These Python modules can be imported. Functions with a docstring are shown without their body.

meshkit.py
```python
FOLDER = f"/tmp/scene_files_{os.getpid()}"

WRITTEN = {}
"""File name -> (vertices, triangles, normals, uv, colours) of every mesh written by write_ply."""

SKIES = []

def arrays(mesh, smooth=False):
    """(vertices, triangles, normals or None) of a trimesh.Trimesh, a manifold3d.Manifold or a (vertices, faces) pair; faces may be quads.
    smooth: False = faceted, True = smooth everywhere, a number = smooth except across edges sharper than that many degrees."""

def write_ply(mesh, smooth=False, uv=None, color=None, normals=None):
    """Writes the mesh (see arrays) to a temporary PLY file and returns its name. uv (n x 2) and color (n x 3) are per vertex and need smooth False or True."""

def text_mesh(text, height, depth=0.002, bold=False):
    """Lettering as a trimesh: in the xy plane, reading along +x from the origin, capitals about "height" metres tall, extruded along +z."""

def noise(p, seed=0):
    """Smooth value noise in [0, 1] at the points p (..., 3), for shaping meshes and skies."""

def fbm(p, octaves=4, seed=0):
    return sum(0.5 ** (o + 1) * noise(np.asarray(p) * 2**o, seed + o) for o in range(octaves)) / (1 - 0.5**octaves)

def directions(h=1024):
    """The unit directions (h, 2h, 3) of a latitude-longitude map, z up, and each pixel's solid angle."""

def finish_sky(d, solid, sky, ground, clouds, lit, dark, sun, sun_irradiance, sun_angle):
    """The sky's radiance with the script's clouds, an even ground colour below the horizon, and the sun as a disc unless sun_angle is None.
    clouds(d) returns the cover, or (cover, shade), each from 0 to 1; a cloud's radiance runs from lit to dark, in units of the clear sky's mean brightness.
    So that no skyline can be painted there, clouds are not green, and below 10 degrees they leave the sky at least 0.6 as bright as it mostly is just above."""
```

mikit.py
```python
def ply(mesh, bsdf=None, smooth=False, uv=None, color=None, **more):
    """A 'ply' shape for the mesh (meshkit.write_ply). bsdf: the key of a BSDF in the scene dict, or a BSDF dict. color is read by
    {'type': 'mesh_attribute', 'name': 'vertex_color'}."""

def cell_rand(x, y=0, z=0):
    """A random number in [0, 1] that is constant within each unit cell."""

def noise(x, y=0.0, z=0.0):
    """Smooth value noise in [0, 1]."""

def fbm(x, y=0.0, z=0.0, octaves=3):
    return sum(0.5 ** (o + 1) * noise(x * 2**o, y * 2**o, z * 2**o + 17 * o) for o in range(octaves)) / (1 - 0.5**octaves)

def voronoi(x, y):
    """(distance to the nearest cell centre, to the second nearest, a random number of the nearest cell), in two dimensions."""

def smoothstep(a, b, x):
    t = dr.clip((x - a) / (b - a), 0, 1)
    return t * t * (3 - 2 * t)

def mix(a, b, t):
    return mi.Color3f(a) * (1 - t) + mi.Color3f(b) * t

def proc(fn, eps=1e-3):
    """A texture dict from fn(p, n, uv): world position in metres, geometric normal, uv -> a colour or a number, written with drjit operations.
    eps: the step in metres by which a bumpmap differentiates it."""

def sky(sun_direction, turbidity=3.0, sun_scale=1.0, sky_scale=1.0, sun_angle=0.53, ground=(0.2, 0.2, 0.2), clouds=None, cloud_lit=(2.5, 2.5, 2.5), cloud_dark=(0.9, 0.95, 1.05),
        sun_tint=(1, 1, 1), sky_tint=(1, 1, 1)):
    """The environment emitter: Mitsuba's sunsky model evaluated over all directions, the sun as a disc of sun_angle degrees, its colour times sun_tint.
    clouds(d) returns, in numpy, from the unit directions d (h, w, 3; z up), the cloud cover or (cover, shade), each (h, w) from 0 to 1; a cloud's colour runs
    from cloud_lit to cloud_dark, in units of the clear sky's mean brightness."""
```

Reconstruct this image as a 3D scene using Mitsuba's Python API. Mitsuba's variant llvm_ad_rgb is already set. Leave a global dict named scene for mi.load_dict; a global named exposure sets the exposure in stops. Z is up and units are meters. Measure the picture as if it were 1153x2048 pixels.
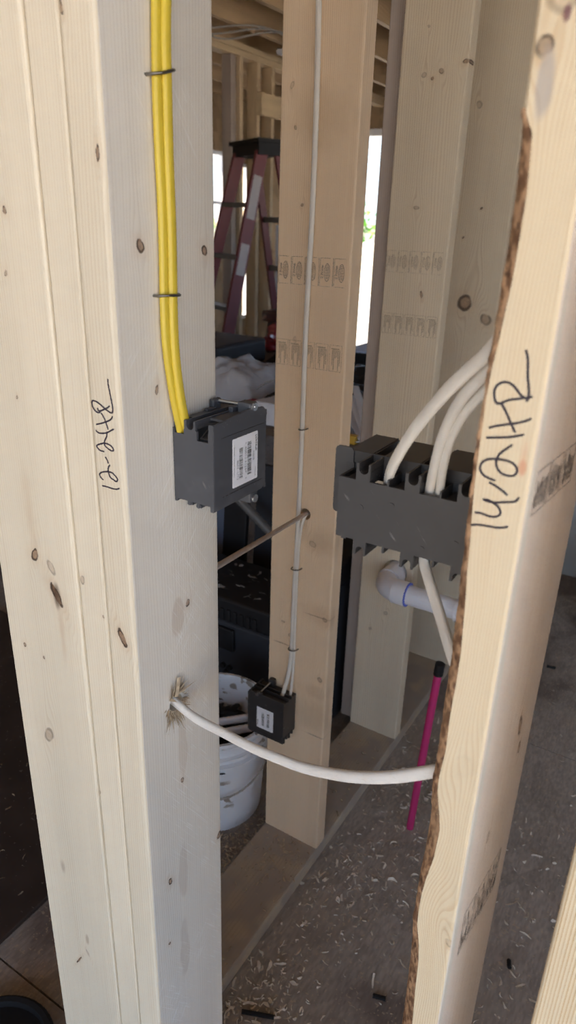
import math, random
import numpy as np
import trimesh
import shapely
from shapely import geometry as sg
import drjit as dr
import mitsuba as mi
import mikit, meshkit
from mikit import noise, fbm, voronoi, cell_rand, smoothstep, mix

random.seed(7)
rng = np.random.default_rng(11)
T = mi.ScalarTransform4f
scene, labels = {}, {}

# ------------------------------------------------------------------ camera, sky, exposure
R = np.array([[0.84914907, 0.52736604, 0.02882563], [0.22440995, -0.3108554, -0.92358491], [-0.47810672, 0.79073003, -0.38230876]])
EYE = np.array([0.43566, -0.43237, 1.35151])
cam = np.eye(4)
cam[:3, 0], cam[:3, 1], cam[:3, 2], cam[:3, 3] = -R[0], -R[1], R[2], EYE
scene['camera'] = {'type': 'thinlens', 'fov': 2 * math.degrees(math.atan(576.5 / 1401.443)), 'fov_axis': 'x', 'aperture_radius': 0.0016,
                   'focus_distance': 0.86, 'near_clip': 0.02, 'far_clip': 500.0, 'to_world': T(cam)}


def clouds(d):
    q = d * np.array([3.0, 3.0, 6.0])
    c = meshkit.fbm(q + 5.0, 4, 3)
    return np.clip(0.18 + 1.6 * (c - 0.5), 0.0, 1.0), np.clip(1.3 * (meshkit.fbm(q * 1.7 + 9.0, 3, 8) - 0.35), 0, 1)


scene['sky'] = mikit.sky((-0.36, -0.62, 0.70), turbidity=2.6, sun_scale=1.0, sky_scale=1.0, clouds=clouds, cloud_lit=(2.1, 2.1, 2.1), cloud_dark=(1.0, 1.05, 1.12), ground=(0.3, 0.29, 0.27))
exposure = 4.05


# ------------------------------------------------------------------ helpers
def say(key, label=None, cat=None, group=None, kind=None):
    d = {}
    if label: d['label'] = label
    if cat: d['category'] = cat
    if group: d['group'] = group
    if kind: d['kind'] = kind
    labels[key] = d
    return key


def put(key, mesh, mat, smooth=False, seed=None):
    if isinstance(mesh, (list, tuple)):
        mesh = trimesh.util.concatenate(list(mesh))
    uv = None
    if seed is not None:
        uv = np.tile([[float(seed), 0.0]], (len(mesh.vertices), 1))
        if smooth not in (True, False): smooth = False
    k, i = key, 0
    while k in scene:
        i += 1
        k = f'{key}_{i:03d}'
    scene[k] = mikit.ply(mesh, mat, smooth=smooth, uv=uv)
    return k


_count = {}


def new(name):
    i = _count.get(name, -1) + 1
    _count[name] = i
    return name if i == 0 else f'{name}_{i:03d}'


def box(x0, x1, y0, y1, z0, z1):
    m = trimesh.creation.box((x1 - x0, y1 - y0, z1 - z0))
    m.apply_translation(((x0 + x1) / 2, (y0 + y1) / 2, (z0 + z1) / 2))
    return m


def extrude(poly, h):
    return trimesh.creation.extrude_polygon(poly, h, engine='earcut')


def rbox(x0, x1, y0, y1, z0, z1, r=0.003, axis='z', seg=3):
    """A bar with rounded long edges."""
    a = {'x': (y0, y1, z0, z1, x0, x1), 'y': (z0, z1, x0, x1, y0, y1), 'z': (x0, x1, y0, y1, z0, z1)}[axis]
    poly = sg.box(a[0] + r, a[2] + r, a[1] - r, a[3] - r).buffer(r, quad_segs=seg)
    m = extrude(poly, a[5] - a[4])
    m.apply_translation((0, 0, a[4]))
    v = m.vertices
    m.vertices = {'z': v, 'x': v[:, [2, 0, 1]], 'y': v[:, [1, 2, 0]]}[axis]
    return m


def rblock(x0, x1, y0, y1, z0, z1, r=0.003):
    """A block with all edges rounded (hull of small spheres)."""
    s = trimesh.creation.icosphere(1, r)
    pts = [s.vertices + np.array([x, y, z]) for x in (x0 + r, x1 - r) for y in (y0 + r, y1 - r) for z in (z0 + r, z1 - r)]
    return trimesh.convex.convex_hull(np.vstack(pts))


def cyl(p0, p1, r, n=16):
    return trimesh.creation.cylinder(r, segment=[p0, p1], sections=n)


def smooth_path(pts, n=60):
    from scipy.interpolate import CubicSpline
    p = np.asarray(pts, float)
    d = np.r_[0, np.cumsum(np.linalg.norm(np.diff(p, axis=0), axis=1))]
    return CubicSpline(d, p)(np.linspace(0, d[-1], n))


def sweep(pts, ra, rb=None, side=(1, 0, 0), n=60, k=14, smooth=True, power=1.0):
    """A tube along the points; ra along 'side', rb across it (flat cable)."""
    rb = ra if rb is None else rb
    p = smooth_path(pts, n) if smooth and len(pts) > 2 else np.asarray(pts, float)
    t = np.gradient(p, axis=0)
    t /= np.linalg.norm(t, axis=1, keepdims=True)
    s = np.asarray(side, float) - (t @ np.asarray(side, float))[:, None] * t
    s /= np.linalg.norm(s, axis=1, keepdims=True)
    b = np.cross(t, s)
    ang = np.arange(k) * 2 * np.pi / k
    ca, sa = np.sign(np.cos(ang)) * np.abs(np.cos(ang)) ** power, np.sign(np.sin(ang)) * np.abs(np.sin(ang)) ** power
    v = (p[:, None] + ra * ca[None, :, None] * s[:, None] + rb * sa[None, :, None] * b[:, None]).reshape(-1, 3)
    f = []
    for i in range(len(p) - 1):
        for j in range(k):
            a, c = i * k + j, i * k + (j + 1) % k
            f += [(a, c, c + k), (a, c + k, a + k)]
    v = np.vstack([v, p[:1], p[-1:]])
    for j in range(k):
        f.append((len(v) - 2, (j + 1) % k, j))
        f.append((len(v) - 1, (len(p) - 1) * k + j, (len(p) - 1) * k + (j + 1) % k))
    return trimesh.Trimesh(v, f, process=False)


def lathe(profile, n=48, at=(0, 0, 0)):
    m = trimesh.creation.revolve(np.asarray(profile, float), sections=n)
    m.apply_translation(at)
    return m


def ribbon(pts, w, o, ux, uz, lift=0.0003, taper=False, n=5):
    """A pen stroke on a plane: 2-D points (along ux, uz from o), width w."""
    ln = sg.LineString(pts)
    if len(pts) > 2:
        q = smooth_path(np.c_[np.asarray(pts), np.zeros(len(pts))], len(pts) * n)[:, :2]
        ln = sg.LineString(q)
    poly = ln.buffer(w / 2, quad_segs=4)
    return flat(poly, o, ux, uz, lift)


def flat(poly, o, ux, uz, lift=0.0003):
    ux, uz = np.asarray(ux, float), np.asarray(uz, float)
    nn = np.cross(ux, uz)
    ms = []
    for g in getattr(poly, 'geoms', [poly]):
        m = extrude(g, lift)
        v = m.vertices
        m.vertices = np.asarray(o) + v[:, :1] * ux + v[:, 1:2] * uz + v[:, 2:] * nn
        ms.append(m)
    return trimesh.util.concatenate(ms)


def text(s, h, o, ux, uz, lift=0.0003, bold=False):
    m = meshkit.text_mesh(s, h, lift, bold)
    v = m.vertices
    ux, uz = np.asarray(ux, float), np.asarray(uz, float)
    m.vertices = np.asarray(o) + v[:, :1] * ux + v[:, 1:2] * uz + v[:, 2:] * np.cross(ux, uz)
    return m


def frame2d(x0, x1, y0, y1, w):
    return sg.box(x0, y0, x1, y1).difference(sg.box(x0 + w, y0 + w, x1 - w, y1 - w))


# ------------------------------------------------------------------ materials
def solid(name, color, rough=0.5, spec=0.4, metal=0.0, **more):
    scene[name] = {'type': 'twosided', 'b': {'type': 'principled', 'base_color': {'type': 'rgb', 'value': list(color)}, 'roughness': rough, 'specular': spec, 'metallic': metal, **more}}
    return name


def textured(name, fn, rough=0.6, spec=0.3, bump=None, bscale=0.001, eps=1e-3, **more):
    b = {'type': 'principled', 'base_color': mikit.proc(fn), 'roughness': rough, 'specular': spec, **more}
    if bump is not None:
        b = {'type': 'bumpmap', 'arbitrary': mikit.proc(bump, eps), 'scale': bscale, 'bsdf': b}
    scene[name] = {'type': 'twosided', 'b': b}
    return name


def wood_fn(axis, early, late, ring=0.0034, contrast=0.6, knots=(), theta=None, wob=0.010, stains=(), scratch=None, mottle=0.12, dirt=None, flow=()):
    """Sawn softwood: growth rings as warped sheets, fibres, knots (x, y, z, radius, elongation, normal axis, darkness) the grain flows round."""
    def f(p, n, uv):
        c = {'z': (p.x, p.y, p.z), 'y': (p.z, p.x, p.y), 'x': (p.y, p.z, p.x)}[axis]
        a, b, l = c
        s = uv.x
        h1 = cell_rand(s * 7.31 + 0.5, 3)
        th = h1 * 3.1416 if theta is None else mi.Float(theta)
        r = a * dr.cos(th) + b * dr.sin(th)
        r = r + wob * (fbm(a * 9 + s * 3.1, b * 9 + s, l * 1.1 + s * 5.7, 3) - 0.5) * 2 + 0.004 * (noise(a * 40 + s, b * 40, l * 3.0) - 0.5)
        for (fz_, fa, fw) in flow:
            r = r - fa * dr.exp(-dr.square((p.z - fz_) / fw)) * dr.clip((0.3505 - p.x) / 0.037, 0, 1)
        kcol, kmask = mi.Color3f(0.2, 0.11, 0.06), mi.Float(0)
        ring_edge, halo = mi.Float(0), mi.Float(0)
        for (kx, ky, kz, kr, el, ax, dk, *tilt) in knots:
            dx, dy, dz = p.x - kx, p.y - ky, p.z - kz
            if ax == 'y': u, w = dx, dy
            else: u, w = dy, dx
            tl = tilt[0] if tilt else 0.25 * math.sin(kx * 911 + kz * 733)
            u = u + tl * dz
            near = dr.abs(w) < 0.03
            q = dr.sqrt(dr.square(u) + dr.square(dz / el)) / (0.85 * kr)
            q = q * (0.62 + 0.76 * fbm(p.x * .55 / kr, p.y * .55 / kr, p.z * .45 / kr, 3))
            part = smoothstep(0.25, 0.55, noise(p.x * .8 / kr + 3, p.y * .8 / kr, p.z * .6 / kr))
            amp = kr * 0.9
            push = amp * dr.tanh(u / kr) * dr.exp(-dr.square(dz / (5.5 * kr * el ** 0.5))) * dr.exp(-dr.square(u / (3.2 * kr)))
            r = r - dr.select(near, push, 0)
            inside = dr.select(near, 1 - smoothstep(0.85, 1.05, q), 0) * dk
            kmask = dr.maximum(kmask, inside)
            ring_edge = dr.maximum(ring_edge, dr.select(near, smoothstep(0.55, 0.85, q) * (1 - smoothstep(1.0, 1.2, q)), 0) * dk * part)
            halo = dr.maximum(halo, dr.select(near, dr.exp(-dr.square(q / 2.2)), 0) * dk * 0.5)
        rr = r / ring
        fr = rr - dr.floor(rr)
        width = 0.7 + 0.6 * cell_rand(dr.floor(rr), s * 13 + 1)
        late_m = smoothstep(0.35, 0.86, fr) * (1 - smoothstep(0.90, 1.0, fr)) * width * (0.15 + 1.3 * fbm(a * 26 + s, b * 26, l * 0.9 + s, 2))
        fib = noise(a * 900 + s * 3, b * 900, l * 14)
        fib2 = fbm(a * 220, b * 220, l * 5 + s, 2)
        tone = fbm(a * 14 + s * 2, b * 14 + 3 * s, l * 1.6, 2)
        col = mix(early, late, dr.clip(contrast * late_m + 0.30 * (fib2 - 0.5) + 0.16 * (fib - 0.5), 0, 1))
        col = col * (1 + mottle * (tone - 0.5) * 2)
        col = mix(col, mi.Color3f(0.42, 0.25, 0.13), halo * 0.55)
        kc = mix(mi.Color3f(0.30, 0.17, 0.09), mi.Color3f(0.14, 0.075, 0.045), noise(p.x * 420, p.y * 420, p.z * 420))
        col = mix(col, kc, kmask * 0.75)
        col = mix(col, mi.Color3f(0.035, 0.02, 0.014), dr.clip(ring_edge, 0, 1) * 0.85)
        for (sx, sy, sz, ru, rz, ax, sc, al, soft) in stains:
            u = (p.x - sx) if ax == 'y' else (p.y - sy)
            w = (p.y - sy) if ax == 'y' else (p.x - sx)
            q = dr.sqrt(dr.square(u / ru) + dr.square((p.z - sz) / rz)) + 0.9 * (fbm(p.x * 60, p.y * 60, p.z * 26, 3) - 0.5)
            m = dr.select(dr.abs(w) < 0.02, (1 - smoothstep(1 - soft, 1 + soft * 0.3, q)) * al, 0)
            col = mix(col, mi.Color3f(sc), m)
        if scratch is not None:
            e = p.y * 0.62 + p.z * 0.78
            g = p.y * 0.78 - p.z * 0.62
            st = smoothstep(0.66, 0.9, noise(g * 1500, e * 38, 3)) * smoothstep(0.56, 0.70, fbm(p.y * 12, p.z * 7, 5, 3))
            e2 = -p.y * 0.55 + p.z * 0.83
            g2 = p.y * 0.83 + p.z * 0.55
            st2 = smoothstep(0.72, 0.92, noise(g2 * 1300, e2 * 34, 9)) * smoothstep(0.58, 0.72, fbm(p.y * 12, p.z * 7, 25, 3))
            col = mix(col, mi.Color3f(scratch), dr.select(dr.abs(p.x) < 0.004, 0.40 * st + 0.30 * st2, 0))
        if dirt is not None:
            g = fbm(p.x * 22, p.y * 22, p.z * 22, 4)
            col = mix(col, mi.Color3f(dirt), smoothstep(0.32, 0.62, g) * 0.8)
            sp = smoothstep(0.80, 0.88, noise(p.x * 330, p.y * 330, p.z * 330))
            col = mix(col, mi.Color3f(0.5, 0.38, 0.22), sp * 0.6)
        return col
    return f


PALE_E, PALE_L = (0.71, 0.64, 0.51), (0.60, 0.505, 0.37)
FLAT_KNOTS = [(-.149, 0, .376, .0016, 6.5, 'y', 1.2, -.55), (-.128, 0, .405, .0022, 3.5, 'y', .35, .4), (-.138, 0, 1.018, .0048, 1.7, 'y', 1), (-.1140, 0, 1.0094, .006, 1.6, 'y', .35), (-.123, 0, 1.354, .0026, 1.6, 'y', .9), (-.131, 0, 1.302, .0018, 2, 'y', .6), (-.1529, 0, .772, .0085, 1.5, 'y', .45),
              (-.1755, 0, .892, .0022, 1.5, 'y', .8), (-.1443, 0, .886, .0016, 1.6, 'y', .8), (-.0169, 0, .9587, .0046, 2.2, 'y', 1.1, .4), (-.0695, 0, 1.008, .003, 2.0, 'y', .45), (-.0742, 0, .7236, .0018, 2, 'y', .7),
              (-.0342, 0, 1.4932, .0026, 2.4, 'y', .9), (-.006, 0, 1.396, .0022, 3.2, 'y', 1), (-.0434, 0, .973, .0014, 1.2, 'y', .7), (-.1365, 0, 1.187, .0016, 1.4, 'y', .7), (-.1105, 0, .978, .0060, 2.3, 'y', 1.25, .45)]
FLAT_STAINS = [(-.110, 0, .975, .006, .018, 'y', (.05, .03, .02), .75, .6), (-.126, 0, .434, .004, .012, 'y', (.30, .2, .12), .5, .6), (-.138, 0, 1.07, .010, .05, 'y', (.55, .42, .28), .4, .9),
               (-.158, 0, .55, .005, .014, 'y', (.35, .27, .19), .5, .7), (-.108, 0, .93, .006, .05, 'y', (.5, .36, .23), .45, .9)]
textured('wood_pale_front', wood_fn('z', PALE_E, PALE_L, ring=.0034, contrast=.5, knots=FLAT_KNOTS, theta=0.25, wob=.012, stains=FLAT_STAINS))
SIDE_KNOTS = [(0, .0357, 1.3297, .0048, 1.35, 'x', 1), (0, .1217, 1.3241, .0044, 1.3, 'x', 1), (0, .0831, .9654, .0036, 1.3, 'x', 1), (0, .1332, .5812, .0042, 1.5, 'x', 1), (0, .0634, .7321, .0028, 1.4, 'x', .8), (0, .0343, .5936, .0034, 1.8, 'x', 1),
              (0, .0277, .49, .0022, 1.4, 'x', .9), (0, .0483, 1.2053, .0024, 2.2, 'x', .9)]
SIDE_STAINS = [(0, .066, .955, .011, .026, 'x', (.50, .41, .33), .5, .25), (0, .066, .78, .008, .05, 'x', (.52, .44, .36), .5, .3), (0, .060, .585, .009, .05, 'x', (.48, .42, .36), .5, .25), (0, .055, .45, .010, .05, 'x', (.48, .42, .36), .5, .25)]
textured('wood_pale_cool_lit', wood_fn('z', (0.67, 0.63, 0.565), (0.56, 0.51, 0.445), ring=.0036, contrast=.5, knots=SIDE_KNOTS, theta=1.2, wob=.010, stains=SIDE_STAINS, scratch=(0.82, 0.82, 0.80)))  # wide face: whitish saw marks, plus cool window light painted into the wood
S1_KNOTS = [(-.2176, .6213, 1.5451, .004, 1.6, 'y', .3), (-.1881, .6213, .5738, .004, 1.4, 'y', .35), (-.1136, .6213, .4938, .006, 1.0, 'y', .5), (-.110, .6213, .636, .007, .8, 'y', .5), (-.2091, .6213, 1.4875, .003, 1.3, 'y', .5), (-.1927, .6213, 1.3773, .003, .8, 'y', .8),
            (-.1986, .6213, 1.164, .004, 2.0, 'y', .25), (-.145, .6213, .79, .008, .8, 'y', .3), (-.205, .6213, .60, .005, .6, 'y', .5)]
S1_STAINS = [(-.121, .6213, .6375, .035, .0016, 'y', (.16, .09, .05), .6, .7), (-.205, .6213, .548, .026, .0018, 'y', (.16, .09, .05), .5, .7), (-.115, .6213, .350, .034, .0022, 'y', (.17, .10, .055), .55, .7), (-.115, .6213, .640, .05, .028, 'y', (.47, .32, .20), .35, .8), (-.12, .6213, .46, .05, .02, 'y', (.47, .32, .20), .35, .8), (-.1635, .6213, .838, .008, .03, 'y', (.40, .27, .16), .4, .8), (-.165, .6213, 1.50, .06, .05, 'y', (.42, .29, .17), .3, .8), (-.13, .6213, .80, .05, .03, 'y', (.40, .27, .16), .35, .7), (-.12, .6213, .40, .05, .05, 'y', (.40, .28, .17), .3, .7)]
textured('wood_tan', wood_fn('z', (0.74, 0.575, 0.405), (0.64, 0.47, 0.31), ring=.0030, contrast=.6, knots=S1_KNOTS, theta=0.5, wob=.009, stains=S1_STAINS))
S2_KNOTS = [(-.1863, 1.0597, 1.6252, .006, .8, 'y', .35), (-.1032, 1.0597, 1.6425, .008, .6, 'y', .9), (-.168, 1.0597, 1.6182, .004, 1, 'y', .9), (-.151, 1.0597, 1.63, .006, 1, 'y', .6), (-.1475, 1.0597, 1.2149, .0035, 2.4, 'y', .9), (-.177, 1.0597, 1.3867, .007, .5, 'y', .4),
            (-.185, 1.0597, 1.7053, .003, 1, 'y', .4), (-.186, 1.486, 1.1648, .019, 1.0, 'y', .85), (-.126, 1.486, 1.127, .017, 1.0, 'y', .6), (-.174, 1.486, 1.3976, .0035, 1, 'y', 1), (-.2139, 1.486, 1.3271, .003, 1, 'y', 1), (-.2124, 1.486, 1.6307, .008, 1.2, 'y', .35),
            (-.16, 1.0597, .42, .006, 1, 'y', .35), (-.20, 1.0597, .36, .004, 1, 'y', .35)]
textured('wood_mid', wood_fn('z', (0.66, 0.565, 0.425), (0.54, 0.43, 0.30), ring=.0034, contrast=.6, knots=S2_KNOTS, theta=0.9, wob=.010))
RP_KNOTS = [(.3265, 0, 1.463, .0105, 1.25, 'y', .30), (.3206, 0, 1.4405, .0056, 1.0, 'y', .75), (.352, -.0, .800, .013, 1.0, 'y', .05), (.349, .0, .785, .0045, 1.4, 'y', .35), (.336, 0, .97, .010, 1.3, 'y', .03)]
RP_STAINS = [(.3225, 0, 1.422, .006, .020, 'y', (.42, .38, .36), .7, .35), (.3445, 0, 1.214, .0028, .006, 'y', (.62, .25, .13), .6, .6), (.3445, 0, 1.222, .003, .012, 'y', (.66, .36, .22), .4, .9), (.3295, 0, 1.4535, .0028, .005, 'y', (.14, .03, .06), .8, .5)]
RP_FLOW = [(.739, .010, .035), (.700, .010, .04), (.895, .012, .025), (.86, .008, .02), (.80, -.003, .02), (1.0, .006, .03), (1.05, .007, .035), (1.11, .006, .03), (.62, .012, .05), (1.37, .008, .05)]
textured('wood_post', wood_fn('z', (0.72, 0.61, 0.435), (0.57, 0.41, 0.23), ring=.0027, contrast=1.0, knots=RP_KNOTS, theta=0.12, wob=.0035, stains=RP_STAINS, flow=RP_FLOW))
textured('wood_post_cool_lit', wood_fn('z', (0.66, 0.575, 0.49), (0.50, 0.385, 0.30), ring=.0042, contrast=.8, theta=1.45, wob=.006, knots=[(.358, .095, .955, .005, 2.6, 'x', .8), (.360, .106, .925, .003, 2.6, 'x', .7), (.356, .055, .86, .003, 2.5, 'x', .5)], stains=[(.3520, .006, .95, .006, .5, 'x', (.53, .54, .47), .5, .5)]))  # wide face: pinkish rings, with cool side light painted into the colour
textured('wood_z', wood_fn('z', (0.55, 0.42, 0.27), (0.42, 0.29, 0.17), contrast=.5, mottle=.25))
textured('wood_y', wood_fn('y', (0.57, 0.44, 0.28), (0.43, 0.30, 0.17), contrast=.5, mottle=.25))
textured('wood_x', wood_fn('x', (0.57, 0.45, 0.30), (0.43, 0.31, 0.19), contrast=.5, mottle=.25))
textured('wood_plate', wood_fn('y', (0.42, 0.35, 0.26), (0.30, 0.24, 0.17), contrast=.4, mottle=.2, dirt=(0.33, 0.285, 0.245)), rough=.8, spec=.15)
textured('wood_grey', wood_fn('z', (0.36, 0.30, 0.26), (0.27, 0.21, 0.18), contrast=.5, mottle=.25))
textured('wood_joist', wood_fn('y', (0.42, 0.295, 0.175), (0.32, 0.21, 0.12), contrast=.5, mottle=.25))
textured('wood_dark', wood_fn('y', (0.10, 0.07, 0.05), (0.07, 0.05, 0.035), contrast=.5, mottle=.3))


def floor_fn(p, n, uv):
    d1, d2, w = voronoi(p.x * 34 + 6 * noise(p.x * 7, p.y * 7), p.y * 15 + 4 * noise(p.x * 5, p.y * 9, 3))
    g = fbm(p.x * 3, p.y * 3, 1.0, 4)
    c = mix((0.275, 0.242, 0.208), (0.405, 0.360, 0.315), dr.clip(0.55 * w + 0.9 * (g - 0.25), 0, 1))
    c = c * (0.82 + 0.36 * noise(p.x * 300, p.y * 90, 2))
    c = mix(c, mi.Color3f(0.115, 0.085, 0.078), smoothstep(0.56, 0.72, fbm(p.x * 5 + 3, p.y * 5, 7.0, 4)) * 0.6)
    dust = smoothstep(0.60, 0.85, fbm(p.x * 6, p.y * 6, 12.0, 3)) * 0.35
    c = mix(c, mi.Color3f(0.33, 0.29, 0.24), dust)
    sp = smoothstep(0.83, 0.90, noise(p.x * 240, p.y * 240, 5))
    return mix(c, mi.Color3f(0.52, 0.42, 0.29), sp * 0.55)


textured('osb_floor', floor_fn, rough=.75, spec=.2, bump=lambda p, n, uv: fbm(p.x * 60, p.y * 60, 0.0, 3), bscale=0.0015)


def mat_fn(p, n, uv):
    c = mix((0.032, 0.026, 0.024), (0.080, 0.062, 0.055), fbm(p.x * 9, p.y * 9, 2.0, 4))
    c = mix(c, mi.Color3f(0.10, 0.05, 0.035), smoothstep(0.55, 0.8, fbm(p.x * 4 + 9, p.y * 4, 5.0, 3)) * 0.5)
    return mix(c, mi.Color3f(0.3, 0.27, 0.24), smoothstep(0.93, 0.97, noise(p.x * 160, p.y * 160, 1)) * 0.5)


textured('board_dark', mat_fn, rough=.45, spec=.35)
textured('osb_ceiling', lambda p, n, uv: mix((0.27, 0.19, 0.115), (0.40, 0.29, 0.18), voronoi(p.x * 18, p.y * 9)[2]), rough=.8, spec=.1)
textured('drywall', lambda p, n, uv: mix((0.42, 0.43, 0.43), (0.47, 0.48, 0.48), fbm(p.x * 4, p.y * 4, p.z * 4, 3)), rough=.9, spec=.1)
textured('bounce_drywall', lambda p, n, uv: mix((0.62, 0.62, 0.61), (0.68, 0.68, 0.67), fbm(p.x * 4, p.y * 4, p.z * 4, 3)), rough=.9, spec=.1)  # pale lining for unseen walls, to bounce more light inside
textured('sheathing', lambda p, n, uv: mix((0.27, 0.19, 0.115), (0.40, 0.29, 0.18), voronoi(p.x * 14 + p.y * 14, p.z * 9)[2]), rough=.9, spec=.1)
textured('concrete', lambda p, n, uv: mix((0.55, 0.54, 0.51), (0.66, 0.65, 0.62), fbm(p.x * 3, p.y * 3, 0.0, 4)), rough=.9, spec=.1)


def bark_fn(p, n, uv):
    g = fbm(p.x * 330, p.y * 330, p.z * 130, 4)
    c = mix((0.15, 0.08, 0.045), (0.44, 0.27, 0.155), smoothstep(0.3, 0.7, g))
    c = mix(c, mi.Color3f(0.47, 0.31, 0.19), smoothstep(0.55, 0.75, fbm(p.x * 30, p.y * 30, p.z * 22 + 4, 3)) * 0.7)
    return mix(c, mi.Color3f(0.06, 0.033, 0.022), smoothstep(0.62, 0.76, fbm(p.x * 300, p.y * 300, p.z * 150 + 9, 3)) * 0.75)


textured('bark', bark_fn, rough=.85, spec=.15)


def box_fn(p, n, uv):
    sc = smoothstep(0.80, 0.93, noise(p.x * 900 + p.z * 500, p.y * 900, p.z * 70)) * smoothstep(0.55, 0.7, fbm(p.x * 40, p.y * 40, p.z * 40, 3))
    d = smoothstep(0.50, 0.72, fbm(p.x * 26 + 3, p.y * 26, p.z * 26, 4))
    c = mix((0.058, 0.061, 0.071), (0.076, 0.079, 0.090), d)
    return mix(c, mi.Color3f(0.20, 0.19, 0.18), sc * 0.5)


textured('box_grey', box_fn, rough=.42, spec=.5)
textured('box_dark', lambda p, n, uv: mix((0.040, 0.040, 0.042), (0.054, 0.053, 0.055), fbm(p.x * 26 + 3, p.y * 26, p.z * 26, 4)) + mi.Color3f(0.09) * smoothstep(0.80, 0.93, noise(p.x * 600 + p.z * 500, p.y * 700, p.z * 80)) * smoothstep(0.52, 0.68, fbm(p.x * 38, p.y * 38, p.z * 38, 3)), rough=.42, spec=.5)
textured('box_black', lambda p, n, uv: mix((0.028, 0.027, 0.028), (0.040, 0.038, 0.039), fbm(p.x * 26 + 3, p.y * 26, p.z * 26, 4)) + mi.Color3f(0.10) * smoothstep(0.82, 0.93, noise(p.x * 700 + p.z * 400, p.y * 700, p.z * 90)) * smoothstep(0.55, 0.7, fbm(p.x * 45, p.y * 45, p.z * 45, 3)), rough=.45, spec=.5)
solid('black_plastic', (0.012, 0.012, 0.014), .45, .5)
solid('case_grey', (0.030, 0.033, 0.040), .5, .4)
solid('rubber', (0.010, 0.010, 0.011), .6, .3)
solid('ink', (0.022, 0.016, 0.030), .5, .3)
solid('stamp_ink', (0.19, 0.15, 0.12), .8, .1)
solid('stamp_dark', (0.075, 0.06, 0.052), .8, .1)
solid('stamp_faint', (0.31, 0.245, 0.175), .8, .1)
solid('label_white', (0.74, 0.76, 0.82), .55, .3)
solid('print_black', (0.03, 0.03, 0.035), .6, .2)
textured('cable_yellow', lambda p, n, uv: mix((0.56, 0.41, 0.030), (0.64, 0.49, 0.05), fbm(p.x * 60, p.y * 60, p.z * 9, 3)), rough=.38, spec=.5)
textured('cable_white', lambda p, n, uv: mix((0.66, 0.62, 0.56), (0.74, 0.71, 0.65), fbm(p.x * 50, p.y * 50, p.z * 30, 3)), rough=.42, spec=.5)
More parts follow.
